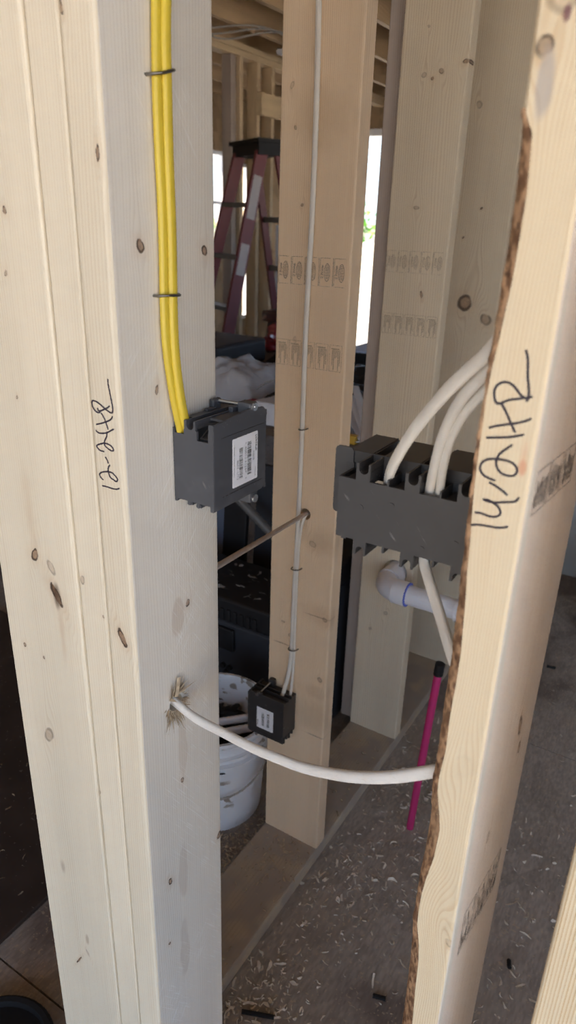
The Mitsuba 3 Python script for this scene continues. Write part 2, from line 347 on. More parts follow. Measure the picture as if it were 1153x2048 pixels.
textured('cable_dusty', lambda p, n, uv: mix((0.68, 0.66, 0.63), (0.42, 0.37, 0.31), smoothstep(0.50, 0.70, fbm(p.x * 1300, p.y * 1300, p.z * 1300, 3)) * smoothstep(0.42, 0.55, fbm(p.x * 45 - 2.0, p.y * 45, p.z * 45, 2)) * 0.3), rough=.5, spec=.4)
textured('cable_brown', lambda p, n, uv: mix((0.46, 0.39, 0.34), (0.36, 0.30, 0.26), fbm(p.x * 90, p.y * 90, p.z * 90, 3)), rough=.5, spec=.4)
solid('steel', (0.55, 0.55, 0.56), .3, .5, 1.0)
solid('zinc', (0.75, 0.77, 0.80), .22, .5, 1.0)
solid('staple_steel', (0.23, 0.22, 0.21), .35, .5, 1.0)
solid('pvc', (0.72, 0.72, 0.76), .3, .5)
solid('pvc_primer', (0.10, 0.13, 0.50), .5, .4)
solid('pink_pipe', (0.46, 0.030, 0.14), .4, .5)
textured('bucket_white', lambda p, n, uv: mix((0.70, 0.73, 0.78), (0.20, 0.15, 0.10), smoothstep(0.60, 0.68, fbm(p.x * 45, p.y * 45, p.z * 45, 3)) * smoothstep(0.46, 0.56, fbm(p.x * 9 + 4, p.y * 9, p.z * 9 + 1, 2)) * 0.8), rough=.4, spec=.45)
solid('bucket_inside', (0.66, 0.70, 0.76), .45, .4)
solid('red_rail', (0.150, 0.032, 0.034), .45, .4)
solid('rung_metal', (0.15, 0.145, 0.14), .5, .5, .3)
solid('sticker', (0.42, 0.38, 0.38), .6, .3)
solid('vinyl', (0.78, 0.80, 0.86), .4, .4)
solid('red_stuff', (0.30, 0.022, 0.035), .4, .5)
solid('yellow_paint', (0.55, 0.33, 0.04), .5, .4)
solid('blue_stuff', (0.05, 0.08, 0.30), .5, .4)
solid('lavender', (0.50, 0.54, 0.70), .6, .3)
solid('tarp', (0.50, 0.50, 0.53), .45, .5)
solid('scrap_grey', (.16, .15, .14), .5, .5)
solid('white_box', (0.62, 0.62, 0.66), .6, .3)
solid('wire_grey', (0.30, 0.28, 0.26), .5, .4)
solid('garden_wall', (0.62, 0.55, 0.40), .8, .2)
textured('shaving', lambda p, n, uv: mix((0.60, 0.54, 0.44), (0.82, 0.78, 0.70), cell_rand(dr.floor(p.x * 70), dr.floor(p.y * 70))), rough=.8, spec=.15)
textured('splinter', lambda p, n, uv: mix((0.24, 0.17, 0.11), (0.62, 0.52, 0.38), noise(p.x * 500, p.y * 500, p.z * 160)), rough=.8, spec=.15)
textured('shaving_dull', lambda p, n, uv: mix((0.34, 0.27, 0.19), (0.55, 0.45, 0.32), cell_rand(dr.floor(p.x * 70), dr.floor(p.y * 70))), rough=.8, spec=.15)
scene['leaf'] = {'type': 'twosided', 'b': {'type': 'principled', 'base_color': {'type': 'rgb', 'value': [0.13, 0.34, 0.045]}, 'roughness': .5, 'specular': .3}}
scene['pane'] = {'type': 'thindielectric', 'int_ior': 1.5}
scene['film'] = {'type': 'thindielectric', 'int_ior': 1.45}

# ------------------------------------------------------------------ the setting
H = 2.44        # underside of the joists
X0, X1, Y0, Y1 = -4.2, 2.5, -3.6, 6.4
say('floor', 'dirty grey strand board subfloor strewn with sawdust', kind='structure')
ys = [-3.55, -2.35, -1.132, .0865, 1.305, 2.524, 3.743, 4.962, 6.18, 6.4]
n_row = 0
for j in range(len(ys) - 1):
    xs = np.arange(X0 + (0.0 if j % 2 else -1.2), X1, 2.44)
    for x in xs:
        a, b = max(x, X0), min(x + 2.437, X1)
        if b - a > .05:
            k = put('floor__sheet', box(a, b, ys[j], ys[j + 1] - .0035, -.018, 0), 'osb_floor')
put('floor__base', box(X0, X1, Y0, Y1, -.06, -.0185), 'wood_dark', seed=2)
say('ceiling', 'dark underside of the strand board above the joists', kind='structure')
for i, x in enumerate(np.arange(X0, X1, 1.22)):
    put('ceiling__sheet', box(x, min(x + 1.218, X1), Y0, Y1, H + .241, H + .26), 'osb_ceiling')


def pierced(u0, u1, z0, z1, holes):
    """Rectangles that fill the wall outside the holes (u0, u1, z0, z1)."""
    us = sorted({u0, u1, *[v for h in holes for v in h[:2]]})
    out = []
    for a, b in zip(us, us[1:]):
        m, cuts = (a + b) / 2, sorted((h[2], h[3]) for h in holes if h[0] < (a + b) / 2 < h[1])
        z = z0
        for c0, c1 in cuts:
            if c0 > z: out.append((a, b, z, c0))
            z = c1
        if z < z1: out.append((a, b, z, z1))
    return out


ZT = H + .26
say('wall_left', 'strand board sheathing of the outside wall with small windows', kind='structure')
WL = [(5.40, 5.785, 1.05, 1.97), (5.99, 6.26, .35, 1.89)]
put('wall_left', [box(X0 - .1, X0, a, b, c, d) for a, b, c, d in pierced(Y0, Y1, -.06, ZT, WL)], 'sheathing')
say('wall_far', 'strand board sheathing of the outside wall around the bright patio door', kind='structure')
PD = (-3.3, -1.9, .10, 2.19)
put('wall_far', [box(a, b, Y1, Y1 + .1, c, d) for a, b, c, d in pierced(X0 - .1, X1 + .1, -.06, ZT, [PD])], 'sheathing')
say('wall_back', 'strand board sheathing of the outside wall around the wide doorway', kind='structure')
put('wall_back', [box(a, b, Y0 - .1, Y0, c, d) for a, b, c, d in pierced(X0 - .1, X1 + .1, -.06, ZT, [(-.9, 2.46, 0, 2.40)])], 'sheathing')
say('wall_right', 'unseen outside wall, pale to bounce light, with a wide window sized for cool side light', kind='structure')
put('wall_right', [box(X1, X1 + .1, a, b, c, d) for a, b, c, d in pierced(Y0, 2.56, -.06, ZT, [(-3.4, -.25, .55, 2.40)])], 'bounce_drywall')  # unseen wall lined pale for bounce; window enlarged to light the stud sides
say('wall_side_added', 'unseen pale wall of the big room, added with a wide window to light the far studs', kind='structure')
put('wall_side_added', [box(.60, .70, a, b, c, d) for a, b, c, d in pierced(2.56, Y1, -.06, ZT, [(3.0, 4.9, 1.0, 2.05)])], 'bounce_drywall')  # added unseen wall, set close so its window brightens the far studs
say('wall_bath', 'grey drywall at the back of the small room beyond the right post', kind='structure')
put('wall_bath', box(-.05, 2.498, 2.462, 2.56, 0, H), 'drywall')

for i, (a, b, c, d) in enumerate(WL):
    k = f'window_{i + 1}'
    say(k, 'white vinyl window in the outside wall', kind='structure')
    put(k + '__frame', [box(X0 - .06, X0 + .02, a, a + .035, c, d), box(X0 - .06, X0 + .02, b - .035, b, c, d), box(X0 - .06, X0 + .02, a, b, c, c + .035), box(X0 - .06, X0 + .02, a, b, d - .035, d),
                        box(X0 - .05, X0, a, b, (c + d) / 2 - .015, (c + d) / 2 + .015)], 'vinyl')
    put(k + '__pane', box(X0 - .032, X0 - .030, a + .03, b - .03, c + .03, d - .03), 'pane')
say('door_1', 'white vinyl patio door in the far wall', kind='structure')
a, b, c, d = PD
put('door_1__frame', [box(a, a + .06, Y1 - .03, Y1 + .08, c, d), box(b - .06, b, Y1 - .03, Y1 + .08, c, d), box(a, b, Y1 - .03, Y1 + .08, d - .06, d), box(a, b, Y1 - .03, Y1 + .08, c, c + .05), box(a, b, Y1 - .05, Y1 + .08, -.0, c - .01)], 'vinyl')
put('door_1__pane', box(a + .05, b - .05, Y1 + .03, Y1 + .032, c + .05, d - .05), 'pane')
say('ground', 'pale concrete yard outside the house', kind='structure')
put('ground', box(-60, 60, -60, 60, -.25, -.15), 'concrete')
k = say(new('garden_wall'), 'low cream garden wall at the far side of the yard, seen through the patio door', 'wall')
put(k, rbox(-14, 4, 15.0, 15.25, -.15, .95, .03, 'x'), 'garden_wall')
for i in range(7):
    k = say(new('shrub'), 'leafy green shrub behind the garden wall, seen through the patio door', 'shrub', group='shrubs behind the garden wall')
    c = np.array([-11.5 + 2.5 * i, 16.6 + .3 * (i % 2), 1.25])
    q = rng.normal(size=(1500, 3))
    q = q / np.linalg.norm(q, axis=1, keepdims=True) * (rng.random((1500, 1)) ** .4) * [1.12, .7, .95] + c
    t = rng.normal(size=(1500, 3, 3)) * .07
    put(k + '__foliage', trimesh.Trimesh((q[:, None] + t).reshape(-1, 3), np.arange(4500).reshape(-1, 3), process=False), 'leaf')
    put(k + '__stem', cyl((c[0], c[1], -.15), (c[0], c[1], 1.6), .06, 8), 'wood_z', seed=4)

# joists and plates of the house frame
for i, x in enumerate(np.arange(X0 + .06, X1, .4064)):
    k = say(new('ceiling_joist'), 'brown ceiling joist in the row under the dark strand board', 'joist', group='ceiling joists')
    put(k, rbox(x - .019, x + .019, Y0 + .02, Y1 - .02, H, H + .24, .003, 'y', 2), 'wood_joist', seed=i + 3)

# wall C, the far wall of the big room (x = -2.75)
XC = -2.75
for j, nm in enumerate(('lower', 'upper')):
    k = say(new('top_plate'), f'{nm} board of the double top plate on the studs behind the ladder', 'top plate')
    z = H - .076 + .038 * j
    put(k, rbox(XC - .09, XC, 1.6, 6.38, z + .0008, z + .0372, .003, 'y', 2), 'wood_y', seed=31 + j)
k = say(new('bottom_plate'), 'bottom plate under the studs behind the ladder', 'bottom plate')
put(k, rbox(XC - .09, XC, 3.50, 6.38, 0, .038, .003, 'y', 2), 'wood_y', seed=35)
cy = [(4.036, 'left of the three studs behind the ladder'), (4.243, 'middle stud of the three behind the ladder'), (4.430, 'right stud of the three behind the ladder, over the pale block'), (3.62, 'stud in the far wall hidden by the near pale stud'), (4.86, 'stud in the far wall right of the ladder'), (5.3, None), (5.7, None)]
for i, (y, lab) in enumerate(cy):
    k = say(new('wall_stud'), lab or 'brown stud in the far wall of the big room', 'stud', group=None if lab else 'far wall studs')
    put(k, rbox(XC - .09, XC, y, y + .038, .0385, H - .0765, .003, 'z', 2), 'wood_z', seed=40 + i)
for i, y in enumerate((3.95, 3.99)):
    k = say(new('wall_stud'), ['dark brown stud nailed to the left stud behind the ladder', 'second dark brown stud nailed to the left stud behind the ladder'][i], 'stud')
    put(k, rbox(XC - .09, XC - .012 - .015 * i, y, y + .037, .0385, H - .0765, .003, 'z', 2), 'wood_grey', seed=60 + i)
k = say(new('blocking'), 'pale wood block nailed across the studs above the ladder', 'wood block')
put(k, rbox(XC + .001, XC + .039, 4.245, 5.0, 2.045, 2.185, .003, 'y', 2), 'wood_y', seed=66)

# ------------------------------------------------------------------ wall A: the triple stud
ZS = H - .0385


def drilled(mesh, p0, p1, r):
    import manifold3d as m3
    m = mesh.copy()
    m.merge_vertices()
    c = cyl(p0, p1, r, 20)
    A = m3.Manifold(m3.Mesh(np.asarray(m.vertices, np.float32), np.asarray(m.faces, np.uint32)))
    B = m3.Manifold(m3.Mesh(np.asarray(c.vertices, np.float32), np.asarray(c.faces, np.uint32)))
    o = (A - B).to_mesh()
    return trimesh.Trimesh(o.vert_properties[:, :3], o.tri_verts, process=False)


def bits(n, centre, spread, ln, wd, lift=0.0, seed=0):
    """n bent, ragged slivers of wood as one mesh."""
    g = np.random.default_rng(seed)
    V, F, o = [], [], 0
    for i in range(n):
        L, W = g.uniform(*ln), g.uniform(*wd)
        a, bend, curl = g.uniform(0, 6.283), g.normal() * .5, g.uniform(.0, .5) * g.choice([0, 1, 1])
        c = np.asarray(centre(g)) if callable(centre) else np.asarray(centre) + g.normal(size=3) * spread
        roll = g.uniform(-.9, .9)
        pts, p = [], np.array(c, float) + [0, 0, .0010 + lift]
        for q in range(4):
            d = np.array([math.cos(a + bend * q), math.sin(a + bend * q), 0])
            sd = np.array([-d[1], d[0], roll * (.4 + .3 * q)])
            w = W * g.uniform(.35, 1.15) * (.55 if q in (0, 3) else 1)
            z = np.array([0, 0, curl * L * .5 * (q / 3.0) ** 2 + abs(roll) * w * .5])
            pts += [p + z - sd * w / 2, p + z + sd * w / 2 + d * g.normal() * W * .3]
            p = p + d * L / 3 * g.uniform(.7, 1.3)
        V += pts
        for k_ in range(3):
            b = o + 2 * k_
            F += [(b, b + 1, b + 3), (b, b + 3, b + 2)]
        o += 8
    V = np.array(V)
    return trimesh.Trimesh(V, np.array(F), process=False)


k = say(new('wall_stud'), 'pale wide-faced stud with a tall black knot, leftmost of the three joined studs', 'stud')
put(k, rbox(-.2025, -.0772, .0, .038, .0385, ZS, .0035), 'wood_pale_front', seed=1.0)
k = say(new('wall_stud'), 'middle stud of the three joined pale studs, edge seen between two joint lines', 'stud')
put(k, rbox(-.0757, -.0387, .0012, .14, .0385, ZS, .0030), 'wood_pale_front', seed=2.0)
k = say(new('wall_stud'), 'pale stud carrying the yellow cables and the grey box with the barcode label', 'stud')
tri = k
st = rbox(-.0375, 0, 0, .14, .0385, ZS, .0050, seg=5)
st = drilled(st, (-.05, .0573, .849), (.05, .0573, .849), .0105)
# faces split by direction: grain differs, and the side has cool light painted in
nrm = st.face_normals
front = nrm[:, 1] < -.35
put(k, st.submesh([np.where(~front)[0]], append=True), 'wood_pale_cool_lit', seed=3.0)
put(k + '__edge', st.submesh([np.where(front)[0]], append=True), 'wood_pale_front', seed=3.0)
say(k + '__edge', 'cream narrow edge, without the cool light painted on the wide face')
g = np.random.default_rng(5)
V = []
for i in range(120):
    a = g.choice([.9, 1.5, 1.9, 3.6, 4.5, 5.0, 5.9]) + g.normal() * .28
    rr = .0108 * g.uniform(.9, 1.5)
    base = np.array([.0, .0573 + math.cos(a) * rr, .849 + math.sin(a) * rr])
    L = g.uniform(.004, .015) * (1.7 if abs(math.sin(a)) > .75 else .9)
    d = np.array([g.uniform(.1, .7), math.cos(a) * g.uniform(.3, 1.2), math.sin(a) * g.uniform(.4, 1.6)]); d /= np.linalg.norm(d)
    s = np.cross(d, [1, 0, 0]); s /= np.linalg.norm(s); w = g.uniform(.0004, .0022)
    V += [base - s * w, base + s * w, base + d * L + s * w * .3]
V += [np.array(q) for q in ([.001, .0545, .858], [.003, .0585, .858], [.006, .0605, .884], [.001, .0545, .858], [.006, .0605, .884], [.004, .0565, .884])]
V = np.array(V)
put(k + '__splinters', trimesh.Trimesh(V, np.arange(len(V)).reshape(-1, 3), process=False), 'splinter')
say(k + '__splinters', 'torn splinters round the drilled hole', kind='stuff')
A = [[(-.0282, 1.1197), (-.0196, 1.1198), (-.0119, 1.12), (-.0071, 1.1217)],
     [(-.0269, 1.1262), (-.0296, 1.1276), (-.0311, 1.1303), (-.0293, 1.1324), (-.0244, 1.1343), (-.0193, 1.1354), (-.0147, 1.1352), (-.0107, 1.1328), (-.0083, 1.1298), (-.01, 1.1279), (-.0134, 1.1287), (-.0171, 1.1302), (-.0191, 1.134), (-.0195, 1.1374), (-.0171, 1.142)],
     [(-.0216, 1.1487), (-.02, 1.1467), (-.019, 1.144)],
     [(-.0233, 1.154), (-.0271, 1.1541), (-.0304, 1.1555), (-.032, 1.1575), (-.0296, 1.1594), (-.0256, 1.161), (-.0209, 1.1622), (-.0157, 1.1617), (-.0121, 1.1598), (-.011, 1.1572), (-.0139, 1.1566), (-.0183, 1.1581), (-.0212, 1.1598), (-.0218, 1.1626), (-.0201, 1.1663), (-.0177, 1.1716)],
     [(-.031, 1.1724), (-.0296, 1.1712), (-.0246, 1.1709), (-.0192, 1.1722), (-.0137, 1.1748), (-.0091, 1.1773)],
     [(-.0298, 1.1784), (-.0245, 1.18), (-.0182, 1.1825), (-.0135, 1.1846), (-.0094, 1.1889)],
     [(-.0229, 1.1895), (-.0204, 1.1866), (-.0182, 1.1825), (-.0161, 1.1764)],
     [(-.0124, 1.1977), (-.0146, 1.196), (-.0185, 1.194), (-.0232, 1.1919), (-.0266, 1.1919), (-.0269, 1.1933)],
     [(-.0241, 1.1907), (-.0287, 1.1899), (-.0319, 1.1922), (-.0338, 1.1961), (-.0332, 1.1992), (-.03, 1.1997), (-.0241, 1.1979), (-.0185, 1.1949), (-.0135, 1.1926), (-.0095, 1.1922), (-.0084, 1.1956), (-.009, 1.201), (-.0102, 1.2078), (-.0114, 1.2141), (-.0121, 1.2212)]]
put(k + '__marker_writing', [ribbon(s, .0014, (0, 0, 0), (1, 0, 0), (0, 0, 1), .00025) for s in A], 'ink')
say(k + '__marker_writing', 'black handwriting reading 12-2x4x8')

# ------------------------------------------------------------------ the right post (a twisted stud with bark on one corner)
th = math.radians(4.2)
RP = np.array([[math.cos(th), math.sin(th), 0], [-math.sin(th), math.cos(th), 0], [0, 0, 1]])
RO = np.array([.3512, 0, 0])


def rp(v):
    return np.asarray(v) @ RP.T + RO


BK = [(2.3, 0), (1.47, 0), (1.412, .0005), (1.4002, .0070), (1.3817, .0083), (1.3697, .0089), (1.3469, .0085), (1.323, .0078), (1.2984, .0056), (1.2901, .0050), (1.2826, .0042), (1.2722, .0030), (1.2526, .0020), (1.2199, .0016), (1.1856, .0026), (1.1584, .0045),
      (1.1285, .0058), (1.1115, .0072), (1.0944, .0080), (1.0675, .0094), (1.0389, .0092), (1.027, .0085), (1.004, .0082), (.9782, .0087), (.9508, .0064), (.9361, .0068), (.9129, .0112), (.8997, .0132), (.8697, .0118), (.8605, .0106), (.8414, .0078), (.8218, .0058),
      (.8031, .0052), (.7839, .0056), (.7621, .0096), (.7389, .0117), (.7089, .0122), (.672, .0140), (.60, .015), (.4, .012), (.2, .008), (.0385, .006)]
BK = np.array(BK)[::-1]
zs = np.unique(np.concatenate([[.0385, ZS], np.linspace(.5, 1.45, 120), BK[:, 0]]))
zs = zs[(zs >= .0385) & (zs <= ZS)]
cs = np.interp(zs, BK[:, 0], BK[:, 1])
W, D = .038, .14


def ring_at(c):
    c = max(c, .002)
    cy_ = max(c * .95, .002)
    r = .003
    pts = [(-W + c, 0)]
    for q in np.linspace(-90, 0, 5): pts.append((-r + r * math.cos(math.radians(q)), r + r * math.sin(math.radians(q))))
    for q in np.linspace(0, 90, 4): pts.append((-r + r * math.cos(math.radians(q)), D - r + r * math.sin(math.radians(q))))
    for q in np.linspace(90, 180, 4): pts.append((-W + r + r * math.cos(math.radians(q)), D - r + r * math.sin(math.radians(q))))
    pts.append((-W, cy_))
    return pts


V, F = [], []
m = len(ring_at(.01))
for z, c in zip(zs, cs):
    V += [(x, y, z) for x, y in ring_at(c)]
for i in range(len(zs) - 1):
    for j in range(m):
        a, b = i * m + j, i * m + (j + 1) % m
        F += [(a, b, b + m), (a, b + m, a + m)]
for base, flip in ((0, True), ((len(zs) - 1) * m, False)):
    for j in range(1, m - 1):
        F.append((base, base + j + 1, base + j) if flip else (base, base + j, base + j + 1))
k = say(new('wall_stud'), 'right post with a bark-covered corner and large purple handwriting on its edge', 'stud')
post = k
pm = trimesh.Trimesh(rp(V), F, process=False)
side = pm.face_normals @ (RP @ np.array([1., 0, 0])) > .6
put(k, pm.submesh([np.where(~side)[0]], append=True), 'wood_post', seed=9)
put(k + '__wide_face', pm.submesh([np.where(side)[0]], append=True), 'wood_post_cool_lit', seed=12)
say(k + '__wide_face', 'wide face, pinkish wood with cool side light painted in, dark mill stamps')
# bark strip over the wane
V, F, nb = [], [], 7
zb = np.linspace(.0385, 1.412, 520)
for z in zb:
    c = max(float(np.interp(z, BK[:, 0], BK[:, 1])), .0021)
    for t in np.linspace(0, 1, nb):
        x, y = -W + c * (1 - t), c * .95 * t
        e = math.sin(math.pi * t) ** .7
        h = (meshkit.fbm(np.array([[x * 260, y * 260 + 3, z * 90]]), 3, 5)[0] - .42) * .0062 * e + .0011 * e + .0002
        V.append((x - h * .7, y - h * .7, z))
for i in range(len(zb) - 1):
    for j in range(nb - 1):
        a = i * nb + j
        F += [(a, a + nb, a + nb + 1), (a, a + nb + 1, a + 1)]
put(k + '__bark_edge', trimesh.Trimesh(rp(V), F, process=False), 'bark', smooth=True)
say(k + '__bark_edge', 'rough brown bark left on the corner')
B = [[(.3174, 1.167), (.3275, 1.1692), (.3361, 1.1703), (.3409, 1.1723)],
     [(.3188, 1.1765), (.3265, 1.1765), (.3323, 1.1771), (.3351, 1.1797), (.3343, 1.183), (.3303, 1.1859), (.3250, 1.1872), (.3229, 1.1869)],
     [(.3229, 1.1869), (.3302, 1.1866), (.3384, 1.189), (.3437, 1.191), (.3451, 1.1935)],
     [(.3374, 1.1939), (.3313, 1.1972), (.3253, 1.1992)], [(.3281, 1.2015), (.3243, 1.202), (.3196, 1.204), (.3175, 1.2075), (.3188, 1.212), (.3237, 1.215), (.328, 1.2158), (.3341, 1.2161), (.3392, 1.2145), (.3415, 1.2112), (.3402, 1.2077), (.3361, 1.2065), (.3317, 1.2072), (.3279, 1.2116), (.328, 1.2174), (.3308, 1.2218), (.3356, 1.2265)],
     [(.3194, 1.2283), (.3289, 1.2303), (.3359, 1.2322), (.3415, 1.2345)], [(.32, 1.235), (.329, 1.2385), (.338, 1.2415), (.3445, 1.245)], [(.3253, 1.2514), (.3297, 1.2454), (.3336, 1.2393), (.3363, 1.2354)],
     [(.338, 1.2569), (.3347, 1.2558), (.3285, 1.2537), (.3223, 1.2512), (.3202, 1.2549), (.3203, 1.2609), (.324, 1.2644), (.3281, 1.2647), (.3332, 1.2615), (.3379, 1.2575), (.3429, 1.2585)],
     [(.3405, 1.2555), (.3404, 1.2637), (.3389, 1.2694), (.3376, 1.2779), (.3353, 1.285)]]
put(k + '__marker_writing', [ribbon([(x - .3512, z) for x, z in s], .00155, RO, RP @ [1, 0, 0], (0, 0, 1), .00025) for s in B], 'ink')
say(k + '__marker_writing', 'purple-black handwriting reading 14-2x4x8')
# faded mill stamps on the wide face (u = along the face, v = up)
ux, uz = RP @ np.array([0, 1, 0]), np.array([0, 0, 1.])
g = np.random.default_rng(3)
for (z0, z1, du) in ((1.178, 1.209, .0), (.744, .797, .012)):
    ms = []
    for (a, b) in ((.012, .040), (.043, .071), (.074, .102)):
        a, b = a + du, b + du
        ms.append(flat(frame2d(a, b, z0, z1, .0005), RO, ux, uz, .00015))
        ms.append(text('SPF', .006, RO + ux * (a + .010) + uz * (z0 + .004), uz, -ux, .00015))
        ms.append(text('KD-HT', .0045, RO + ux * (a + .017) + uz * (z0 + .004), uz, -ux, .00015))
        ms.append(text('No.2', .006, RO + ux * (a + .026) + uz * (z0 + .004), uz, -ux, .00015))
        for q in range(44):
            u, w_ = a + g.uniform(.002, .026), g.uniform(.0002, .0005)
            zz = g.uniform(z0 + .002, z1 - .012)
            ms.append(flat(sg.box(u, zz, u + w_, zz + g.uniform(.004, .011)), RO, ux, uz, .00015))
    put(k + '__mill_stamp', ms, 'stamp_dark')

# next stud at the right border
k = say(new('wall_stud'), 'pale stud cut off by the lower right corner of the photo', 'stud')
put(k, rbox(.4240, .4620, 0, .14, .0385, ZS, .0035), 'wood_post', seed=17)
k = say(new('wall_stud'), 'stud behind the camera side of the right border', 'stud')
put(k, rbox(.83, .868, 0, .14, .0385, ZS, .0035), 'wood_z', seed=18)
for (x0, x1, nm) in ((-.203, 1.9, 'full'),):
    k = say(new('bottom_plate'), f'bottom plate under the near studs, {nm} length', 'bottom plate')
    put(k, rbox(x0, x1, 0, .14, 0, .038, .003, 'x'), 'wood_x', seed=21 + x1)
k = say(new('top_plate'), 'top plate on the near studs', 'top plate')
put(k, rbox(-1.6, 1.9, 0, .14, H - .038, H - .0005, .003, 'x'), 'wood_x', seed=23)

# ------------------------------------------------------------------ wall B: the studs beyond
k = say(new('bottom_plate'), 'dusty bottom plate running away under the tan stud and the studs behind it', 'bottom plate')
put(k, rbox(-.2385, -.0985, .1405, 2.46, 0, .038, .003, 'y'), 'wood_plate', seed=25)
k = say(new('top_plate'), 'top plate on the tan stud and the studs behind it', 'top plate')
put(k, rbox(-.2385, -.0985, .1405, 2.46, H - .038, H - .0005, .003, 'y'), 'wood_y', seed=26)
k = say(new('wall_stud'), 'tan stud in the middle with the thin white cables and the small black box', 'stud')
mid = k
st = rbox(-.2385, -.0985, .6213, .6593, .0385, ZS, .0035)
st = drilled(st, (-.1635, .60, .847), (-.1635, .70, .847), .0115)
put(k, st, 'wood_tan', seed=5)


def stamps(key, y, x0, x1, zt, z1_, n, mat1, mat2):
    """Two rows of mill stamps: frames with an oval and lettering that reads upwards, and frames with small print."""
    o, ux, uz = np.array([0, y, 0]), np.array([1., 0, 0]), np.array([0, 0, 1.])
    w = (x1 - x0) / n
    ms = []
    for i in range(n):
        a = x0 + i * w
        ms.append(flat(sg.box(a + .0005, zt, a + .0013, zt + .044), o, ux, uz, .00015))
        ms.append(flat(sg.box(a + .0030, zt + .001, a + .0035, zt + .044), o, ux, uz, .00015))
        ms.append(flat(sg.box(a + .0035, zt + .0435, a + w - .004, zt + .0441), o, ux, uz, .00015))
        ms.append(flat(sg.box(a + .0035, zt, a + w - .004, zt + .0004), o, ux, uz, .00015))
        ms.append(text('2 Prime', .0042, o + ux * (a + .0092) + uz * (zt + .012), uz, -ux, .00015, True))
        e = shapely.affinity.scale(sg.Point(a + w * .62, zt + .022).buffer(1, quad_segs=12), .0055, .014)
        ms.append(flat(e.difference(shapely.affinity.scale(e, .88, .92)), o, ux, uz, .00015))
        for q in range(9):
            zz = zt + .012 + q * .0025
            c = sg.box(a + w * .62 - .004, zz, a + w * .62 + .004, zz + .0009).intersection(shapely.affinity.scale(e, .85, .9))
            if not c.is_empty: ms.append(flat(c, o, ux, uz, .00015))
    put(key + '__mill_stamp', ms, mat1)
    ms = []
    for i in range(n):
        a = x0 + i * w + .002
        ms.append(flat(frame2d(a, a + w - .003, z1_, z1_ + .044, .0005), o, ux, uz, .00015))
        for q, h in enumerate((.026, .034, .014, .012, .034, .026)):
            ms.append(flat(sg.box(a + .005 + q * .0028, z1_ + .036 - h, a + .0062 + q * .0028, z1_ + .036), o, ux, uz, .00015))
        ms.append(flat(sg.box(a + .003, z1_ + .037, a + w - .008, z1_ + .0385), o, ux, uz, .00015))
    put(key + '__mill_stamp', ms, mat2)


stamps(mid, .6213, -.2375, -.1050, 1.2555, 1.1195, 5, 'stamp_ink', 'stamp_faint')
k = say(new('wall_stud'), 'pale stud behind the black three-gang box, with the white pipe elbow let into it', 'stud')
st = rbox(-.2385, -.0985, 1.0597, 1.0977, .0385, ZS, .0035)
put(k, drilled(st, (-.1455, 1.02, .545), (-.1455, 1.12, .545), .032), 'wood_mid', seed=6)
stamps(k, 1.0597, -.2365, -.1040, 1.2575, 1.1270, 5, 'stamp_faint', 'stamp_faint')
k = say(new('wall_stud'), 'knotty stud farthest along the dusty plate, right of the pale stamped stud', 'stud')
put(k, rbox(-.2385, -.0985, 1.486, 1.524, .0385, ZS, .0035), 'wood_mid', seed=7)
k = say(new('wall_stud'), 'stud at the end of the dusty plate, hidden behind the others', 'stud')
put(k, rbox(-.2385, -.0985, 1.92, 1.958, .0385, ZS, .0035), 'wood_mid', seed=8)
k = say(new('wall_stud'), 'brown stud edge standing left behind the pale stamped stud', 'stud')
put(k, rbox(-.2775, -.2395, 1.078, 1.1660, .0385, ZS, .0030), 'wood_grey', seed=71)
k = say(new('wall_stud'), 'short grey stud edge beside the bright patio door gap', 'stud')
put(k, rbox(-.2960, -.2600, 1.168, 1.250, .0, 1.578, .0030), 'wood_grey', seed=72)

# ------------------------------------------------------------------ shavings and sawdust
def area(x0, x1, y0, y1, z):
    return lambda g: (g.uniform(x0, x1), g.uniform(y0, y1), z)


def blob(x, y, s, z, clip=None):
    def f(g):
        while True:
            q = (x + g.normal() * s, y + g.normal() * s * 1.2, z)
            if clip is None or clip(*q[:2]): return q
    return f


inroom = lambda x, y: x > -.09 and y > .16 and y < 2.4
for nm, parts, lab in (('wood_shavings', [(200, area(-.09, .95, .2, 1.9, 0)), (260, blob(.02, 1.0, .09, 0, inroom)), (170, blob(.0, .62, .08, 0, inroom)), (80, blob(.10, .80, .08, 0, inroom)), (120, blob(.42, .75, .12, 0, inroom)), (130, blob(-.04, .30, .05, 0, inroom)), (60, blob(.45, 1.15, .14, 0, inroom))],
                        'pale wood shavings scattered over the floor right of the dusty plate'),):
    ms = [bits(int(n * 1.5), f, 0, (.004, .014), (.0012, .0042), seed=i + 40) for i, (n, f) in enumerate(parts)]
    ms += [bits(n // 5, f, 0, (.010, .026), (.003, .009), seed=i + 60) for i, (n, f) in enumerate(parts)]
    put(say(nm, lab, 'wood shavings', kind='stuff'), ms, 'shaving')
onplate = lambda x, y: -.236 < x < -.101
ms = [bits(150, blob(-.15, .57, .04, .038, lambda x, y: -.236 < x < -.101 and y < .615), 0, (.003, .011), (.0008, .003), seed=3), bits(40, area(-.235, -.102, .2, .6, .038), 0, (.004, .014), (.001, .003), seed=4),
      bits(70, blob(-.15, .85, .12, .038, lambda x, y: -.236 < x < -.101 and .67 < y < 1.05), 0, (.004, .014), (.001, .004), seed=6)]
put(say('sawdust', 'sawdust and chips lying on the dusty bottom plate', 'sawdust', kind='stuff'), ms, 'shaving_dull')
